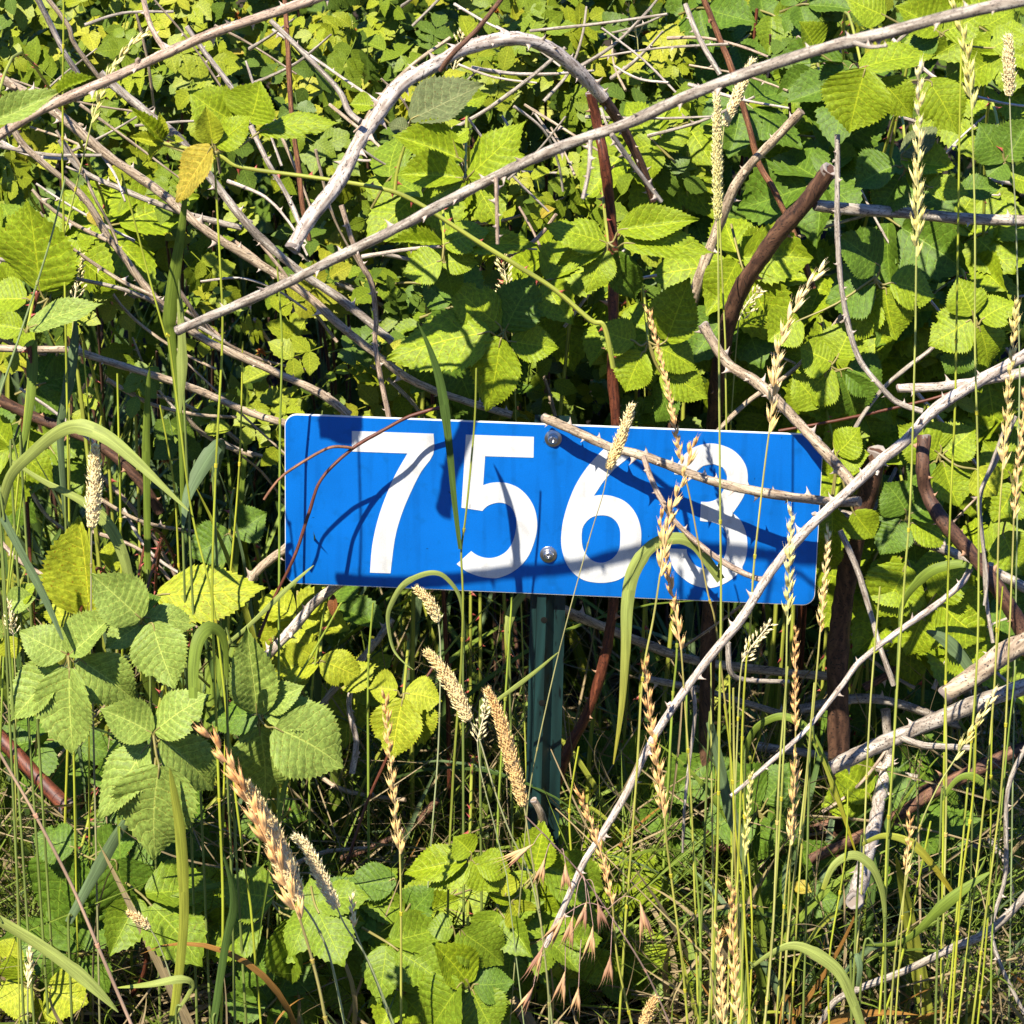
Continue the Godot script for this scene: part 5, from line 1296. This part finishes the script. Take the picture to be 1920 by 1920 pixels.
	stalk("rusty spike in the middle of the lower right stalks", [1482, 1585, 1488, 1500, 1494, 1412], "spike", 13, GOLD, RUST, [1482, 1583, 1470, 1700, 1455, 1930], 0.2, 2.8)
	stalk("slim rusty spike below the sign's right end", [1492, 1370, 1491, 1280, 1493, 1180], "spike", 10, TAN, RUST, [1492, 1368, 1488, 1480, 1478, 1700, 1466, 1930], 0.12, 2.4)
	stalk("thin green spike in the lower right stalks", [1397, 1605, 1402, 1530, 1408, 1455], "spike", 9, GREENISH, GREENISH, [1397, 1603, 1395, 1700, 1388, 1930], 0.22, 2.8)
	stalk("yellow green spike leaning right beside the pale cut cane", [1790, 1425, 1820, 1375, 1862, 1308], "spike", 14, GREENISH, CREAM, [1790, 1425, 1760, 1473, 1725, 1550, 1700, 1650, 1680, 1780, 1668, 1930], 0.22, 2.6, Color(0.42, 0.42, 0.08))
	stalk("small brown spike in front of the pale hollow cane", [1698, 1640, 1703, 1590, 1706, 1536], "spike", 11, GOLD, RUST, [1698, 1638, 1692, 1720, 1678, 1930], 0.23, 2.4)
	stalk("loose cream head right under the digit three", [1392, 1240, 1415, 1205, 1445, 1168], "loose", 20, CREAM, CREAM, [1392, 1238, 1386, 1300, 1378, 1500, 1362, 1930], 0.15, 2.4, g)
	stalk("loose straw head in front of the digit six, near its top", [1140, 880, 1165, 820, 1184, 762], "plume", 15, GOLD, CREAM, [1140, 880, 1130, 929, 1102, 1021, 1050, 1215, 1007, 1405, 990, 1500], 0.14, 1.6, Color(0.4, 0.4, 0.14))
	stalk("loose cream head left of the golden plume", [895, 1390, 905, 1350, 915, 1310], "loose", 17, CREAM, CREAM, [895, 1390, 902, 1450, 925, 1540, 950, 1640], 0.15, 1.6, blue)
	stalk("cream plume at the right edge near the top", [1893, 180, 1892, 130, 1891, 68], "plume", 17, CREAM, CREAM, [1893, 180, 1896, 260, 1905, 420, 1912, 700], 0.05, 2.2, blue)
	stalk("second cream plume leaning left behind the fluffy green head", [1358, 236, 1378, 190, 1412, 112], "plume", 14, CREAM, CREAM, [1358, 236, 1352, 300, 1350, 420, 1360, 640], 0.0, 2.2)
	stalk("cream loose head below the pale spike at the right, in the leaves", [1385, 600, 1400, 570, 1425, 540], "loose", 28, CREAM, CREAM, [1385, 600, 1378, 680, 1370, 800], -0.08, 2)
	stalk("pale loose head in the shade left of the upright dark cane", [955, 560, 945, 500, 940, 440], "loose", 26, CREAM, GREENISH, [955, 560, 960, 620, 965, 700], -0.12, 1.8)
	stalk("small cream head at the far left below the yellow leaf", [25, 1190, 20, 1165, 16, 1130], "loose", 15, CREAM, CREAM, [25, 1190, 30, 1300, 28, 1420], 0.1, 1.8)
	stalk("pale spike lying against the pinkish cane at the top left", [172, 230, 200, 150, 240, 90, 275, 60], "spike", 11, GREENISH, CREAM, [172, 230, 150, 320, 120, 440, 60, 640], 0.02, 2.4)
	stalk("faint loose head in the gap left of the upright twig", [140, 560, 145, 520, 150, 480], "loose", 24, CREAM, GREENISH, [140, 560, 135, 640, 130, 760], -0.12, 1.8)
	stalk("tan loose heads at the top edge in the rose leaves", [1195, 70, 1185, 40, 1178, 0], "loose", 26, CREAM, TAN, [1195, 70, 1200, 150, 1205, 300], -0.32, 1.8)
	stalk("cream loose head at the top edge between two rose bushes", [850, 130, 860, 95, 868, 60], "loose", 24, CREAM, CREAM, [850, 130, 845, 220, 842, 330], -0.3, 1.8)
	t = stalk("bare green stem standing just left of the orange leaf and down past the yellow leaves", [], "", 0, g, g, [402, 300, 413, 500, 417, 633, 405, 873, 398, 1107, 403, 1273, 411, 1500, 418, 1700, 414, 1930], 0.17, 3.4)
	t = stalk("long slanting green stem in the left gap, leaning right as it falls", [], "", 0, g, g, [228, 325, 257, 433, 283, 533, 310, 627, 317, 640, 337, 790, 360, 963, 397, 1117, 417, 1267, 440, 1480, 470, 1700], 0.14, 3)
	stalk("bluish thin stem leaning left at the left edge", [], "", 0, blue, blue, [122, 335, 100, 430, 70, 530, 40, 620, 0, 740, -30, 850], 0.1, 2.8, blue)
	stalk("straw stem slanting across the bottom left corner", [], "", 0, TAN, TAN, [-20, 1370, 0, 1413, 67, 1530, 133, 1657, 183, 1773, 250, 1930], 0.28, 4.2, Color(0.66, 0.42, 0.28))
	t = stalk("green stem passing the digit five with a narrow blade folded beside it", [], "", 0, g, g, [893, 690, 891, 770, 884, 861, 873, 970, 865, 1031, 867, 1089, 868, 1140, 865, 1240, 852, 1420, 842, 1600], 0.1, 3, Color(0.33, 0.36, 0.05))
	sheath_leaf(t, [863, 1030, 852, 940, 842, 834, 828, 730, 808, 660, 782, 602], 9, 0.1, 0.11, "blade_deep")
	stalk("green stem at the top left in front of the rose leaves", [], "", 0, g, g, [119, -20, 119, 60, 118, 150, 117, 300], 0.05, 2.6)
	stalk("straw grass stem slanting right at the bottom right of the post", [], "", 0, TAN, TAN, [1042, 1516, 1110, 1580, 1190, 1660, 1270, 1740, 1330, 1800], 0.18, 2.4, Color(0.5, 0.4, 0.15))
	# green stems that crowd the lower right
	var xs := [[1287, 1280, 1312, 1930, "first green stem of the lower right crowd, nearest the bleached cane"], [1333, 1240, 1328, 1930, "upright green stem just under the digit three"], [1358, 1320, 1393, 1660, "yellow green stem leaning right in the lower right crowd"], [1400, 1230, 1403, 1930, "straight green stem below the loose cream head"], [1477, 1250, 1433, 1930, "green stem leaning left beside the straw spike"], [1527, 1280, 1467, 1930, "green stem leaning left across the thin grey cane"], [1650, 1100, 1590, 1930, "green stem leaning left below the broken trunk"], [1773, 1290, 1764, 1930, "stout upright green stem right of the pale hollow cane"], [1830, 1360, 1793, 1780, "green stem rising from the bottom right cane"], [1880, 1100, 1832, 1930, "green stem near the right edge in the lower half"], [1905, 1250, 1858, 1930, "outermost green stem by the lower right edge"], [1590, 1480, 1555, 1930, "thin green stem left of the pale hollow cane"], [1745, 1540, 1648, 1930, "thin green stem leaning far left in the bottom right"], [1375, 1290, 1398, 1930, "yellow stem crossing the lower right crowd"]]
	for q in xs:
		var c := [g, Color(0.62, 0.62, 0.05), Color(0.38, 0.5, 0.07)][rng.randi() % 3] as Color
		stalk(q[4], [], "", 0, c, c, [q[0], q[1], lerpf(q[0], q[2], 0.3) + R(-11, 11), lerpf(q[1], q[3], 0.3), lerpf(q[0], q[2], 0.7) + R(-11, 11), lerpf(q[1], q[3], 0.7), q[2], q[3]], R(0.1, 0.24), R(2.4, 3.4), [c, c, Color(0.66, 0.6, 0.2)][rng.randi() % 3])
	var ys := [[155, 640, 165, 1100, "green stem in the left gap beside the bluish blade"], [220, 700, 230, 1250, "shaded green stem in the left gap, second from the plume"], [300, 760, 335, 1060, "shaded green stem behind the arching blade"], [455, 640, 430, 1100, "green stem close to the left of the sign"], [520, 500, 525, 790, "thin green stem above the sign's left corner"], [610, 1130, 580, 1450, "yellow green stem below the digit seven"], [700, 1130, 690, 1330, "green stem in the gap below the digit seven"], [640, 1130, 520, 1330, "slanting green stem below the sign's left half"], [960, 1120, 935, 1500, "green stem just left of the post"], [1085, 1400, 1075, 1640, "green stem just right of the post foot"], [1260, 1120, 1262, 1300, "green stem behind the rusty spike"], [190, 780, 130, 1300, "leaning green stem in the left shade"], [70, 640, 10, 1150, "leaning green stem at the left edge"]]
	for q in ys:
		stalk(q[4], [], "", 0, g, g, [q[0], q[1], lerpf(q[0], q[2], 0.5) + R(-13, 13), lerpf(q[1], q[3], 0.5), q[2], q[3]], R(-0.06, 0.04), R(2.4, 3.2), [g, Color(0.62, 0.62, 0.05), Color(0.38, 0.5, 0.07)][rng.randi() % 3])
	# a brome grass, dry and purple, its long husks hanging
	t = stalk("dry purple brome grass drooping over the leaves at the bottom centre", [], "", 0, PURPLE, PURPLE, [985, 1530, 1030, 1575, 1090, 1640, 1140, 1710, 1210, 1820, 1260, 1930], 0.24, 2.2, Color(0.4, 0.27, 0.2))
	for q in [[1030, 1575, 1000, 1583, 918, 1636], [1040, 1590, 1022, 1608, 1003, 1680], [1050, 1600, 1060, 1618, 1062, 1690], [1092, 1642, 1075, 1715, 1055, 1805], [1092, 1642, 1100, 1690, 1082, 1765], [1092, 1642, 1112, 1735, 1100, 1825], [1100, 1650, 1120, 1690, 1138, 1765], [1140, 1705, 1200, 1690, 1222, 1800], [1140, 1705, 1060, 1715, 1010, 1790], [1060, 1720, 1020, 1770, 985, 1860], [1150, 1720, 1145, 1790, 1135, 1870], [1060, 1720, 1060, 1820, 1040, 1905], [1020, 1790, 1000, 1850, 965, 1920], [1090, 1760, 1085, 1850, 1075, 1915]]:
		var b := MB.new()
		var a := P(q[0], q[1], 0.24)
		var m := P(q[2], q[3], 0.25)
		var e := P(q[4], q[5], 0.25)
		var k := pxm(a)
		tube(b, curve([a, a.lerp(m, 0.5) + Vector3(0, 0.008, 0), m], 4), 0.9 * k, 0.7 * k, 4, 0.0, false, Color(0.42, 0.26, 0.2))
		var d := (e - m).normalized()
		var sx := d.cross(cam_basis.z).normalized()
		var ln := (e - m).length()
		for j in 5:
			var s := (j - 2) * 0.11
			spindle(b, m + d * ln * 0.07 * absf(j - 2), (d + sx * s + cam_basis.z * R(-0.1, 0.1)).normalized(), ln * R(0.5, 0.62), 3.4 * k, PURPLE.lerp(TAN, R(0.0, 0.8)), ln * R(0.3, 0.5))
		put("spikelet", b, M.seed, t)

func tuft(label: String, group: String, x: float, z: float, n: int, len0: float, len1: float, mats: Array, lean: float) -> void:
	var foot := Vector3(x, ground_height(x, z) - 0.01, z)
	var t := thing("grass_tuft", label, "grass tuft", foot, group)
	for k in n:
		var up := Vector3(R(-lean, lean), 1.0, R(-lean, lean)).normalized()
		var s := R(len0, len1)
		var ws := clampf(0.42 / s, 0.75, 1.6) * R(0.7, 1.45)
		var b := turned(up, R(0, TAU))
		part("blade", SH.blade[rng.randi() % 8], M[mats[rng.randi() % mats.size()]], t, Transform3D(Basis(b.x * s * ws, b.y * s, b.z * s), Vector3(R(-0.03, 0.03), 0, R(-0.03, 0.03))))

func build_undergrowth() -> void:
	var green := ["blade_green", "blade_deep", "blade_blue", "blade_green", "blade_yellow"]
	for k in 44:
		tuft("leafy grass tuft in the dappled shade left of the sign", "grass tufts left of the sign", R(-0.52, -0.26) if k % 2 else R(-0.52, -0.14), -0.14 - R(0.0, 0.5), 10, 0.26, 0.62, green, 0.3)
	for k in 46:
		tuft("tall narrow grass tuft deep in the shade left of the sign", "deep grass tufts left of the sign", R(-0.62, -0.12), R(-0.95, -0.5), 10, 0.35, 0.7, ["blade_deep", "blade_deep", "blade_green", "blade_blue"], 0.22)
	for k in 24:
		tuft("leafy grass tuft in the shade under and behind the sign", "grass tufts under the sign", R(-0.2, 0.26), R(-0.6, -0.08), 8, 0.18, 0.4, green, 0.35)
	for k in 15:
		tuft("leafy grass tuft among the stalks right of the post", "grass tufts right of the post", R(0.12, 0.5), R(-0.3, 0.05), 7, 0.14, 0.34, green, 0.35)
	for k in 16:
		tuft("short mixed grass tuft along the bottom of the thicket", "short grass tufts at the front", R(-0.5, 0.5), R(0.0, 0.3), 9, 0.06, 0.16, ["blade_green", "blade_yellow", "blade_straw", "blade_pale", "blade_blue"], 0.6)
	for k in 20:
		tuft("dry straw tuft fallen among the green grass", "dry straw tufts", R(-0.45, 0.5), R(-0.35, 0.15), 6, 0.1, 0.28, ["blade_straw", "blade_straw", "blade_rust"], 0.9)
	var fine := []
	var straw := []
	for k in 9000:
		var x := R(-0.75, 0.75)
		var z := R(-0.75, 0.55)
		var up := Vector3(R(-1, 1), R(0.25, 1.0), R(-1, 1)).normalized()
		var s := R(0.03, 0.09)
		fine.append(Transform3D(turned(up, R(0, TAU)).scaled(Vector3.ONE) * Basis.from_scale(Vector3(s * 1.3, s, s)), Vector3(x, ground_height(x, z), z)))
	for k in 6500:
		var x := R(-0.75, 0.75)
		var z := R(-0.9, 0.55)
		var up := Vector3(R(-1, 1), R(0.0, 0.35), R(-1, 1)).normalized()
		var s := R(0.04, 0.14)
		straw.append(Transform3D(turned(up, R(0, TAU)) * Basis.from_scale(Vector3(s * 1.2, s, s)), Vector3(x, ground_height(x, z) + R(0.0, 0.03), z)))
	var wisps := []
	var threads := []
	for k in 1500:
		var x := R(-0.56, 0.56)
		var z := R(-0.42, 0.05)
		var up := Vector3(R(-1, 1), R(-0.2, 1.0), R(-0.6, 0.6)).normalized()
		var s := R(0.08, 0.24)
		var y := ground_height(x, z) + R(0.0, 0.2) * (0.4 if z > 0.0 else 1.0)
		wisps.append(Transform3D(turned(up, R(0, TAU)) * Basis.from_scale(Vector3(s * R(0.25, 0.5), s, s)), Vector3(x, y, z)))
	for k in 2600:
		var x := R(-0.56, 0.56)
		var z := R(-0.42, 0.03)
		var up := Vector3(R(-0.9, 0.9), R(0.2, 1.0), R(-0.6, 0.6)).normalized()
		var s := R(0.08, 0.26)
		threads.append(Transform3D(turned(up, R(0, TAU)) * Basis.from_scale(Vector3(s * R(0.22, 0.5), s, s)), Vector3(x, ground_height(x, z) + R(0.0, 0.1), z)))
	scatter("dry_grass", "criss crossing dry straw wisps in the lower third", "dry grass", SH.blade[1], "blade_straw", wisps)
	scatter("thin_grass", "thin criss crossing green grass threads in the lower third", "grass", SH.blade[0], "blade_green", threads)
	scatter("grass", "fine short green grass covering the soil", "grass", SH.blade[1], "blade_green", fine)
	scatter("straw", "dry straw and fallen grass littering the soil", "straw", SH.blade[3], "blade_straw", straw)
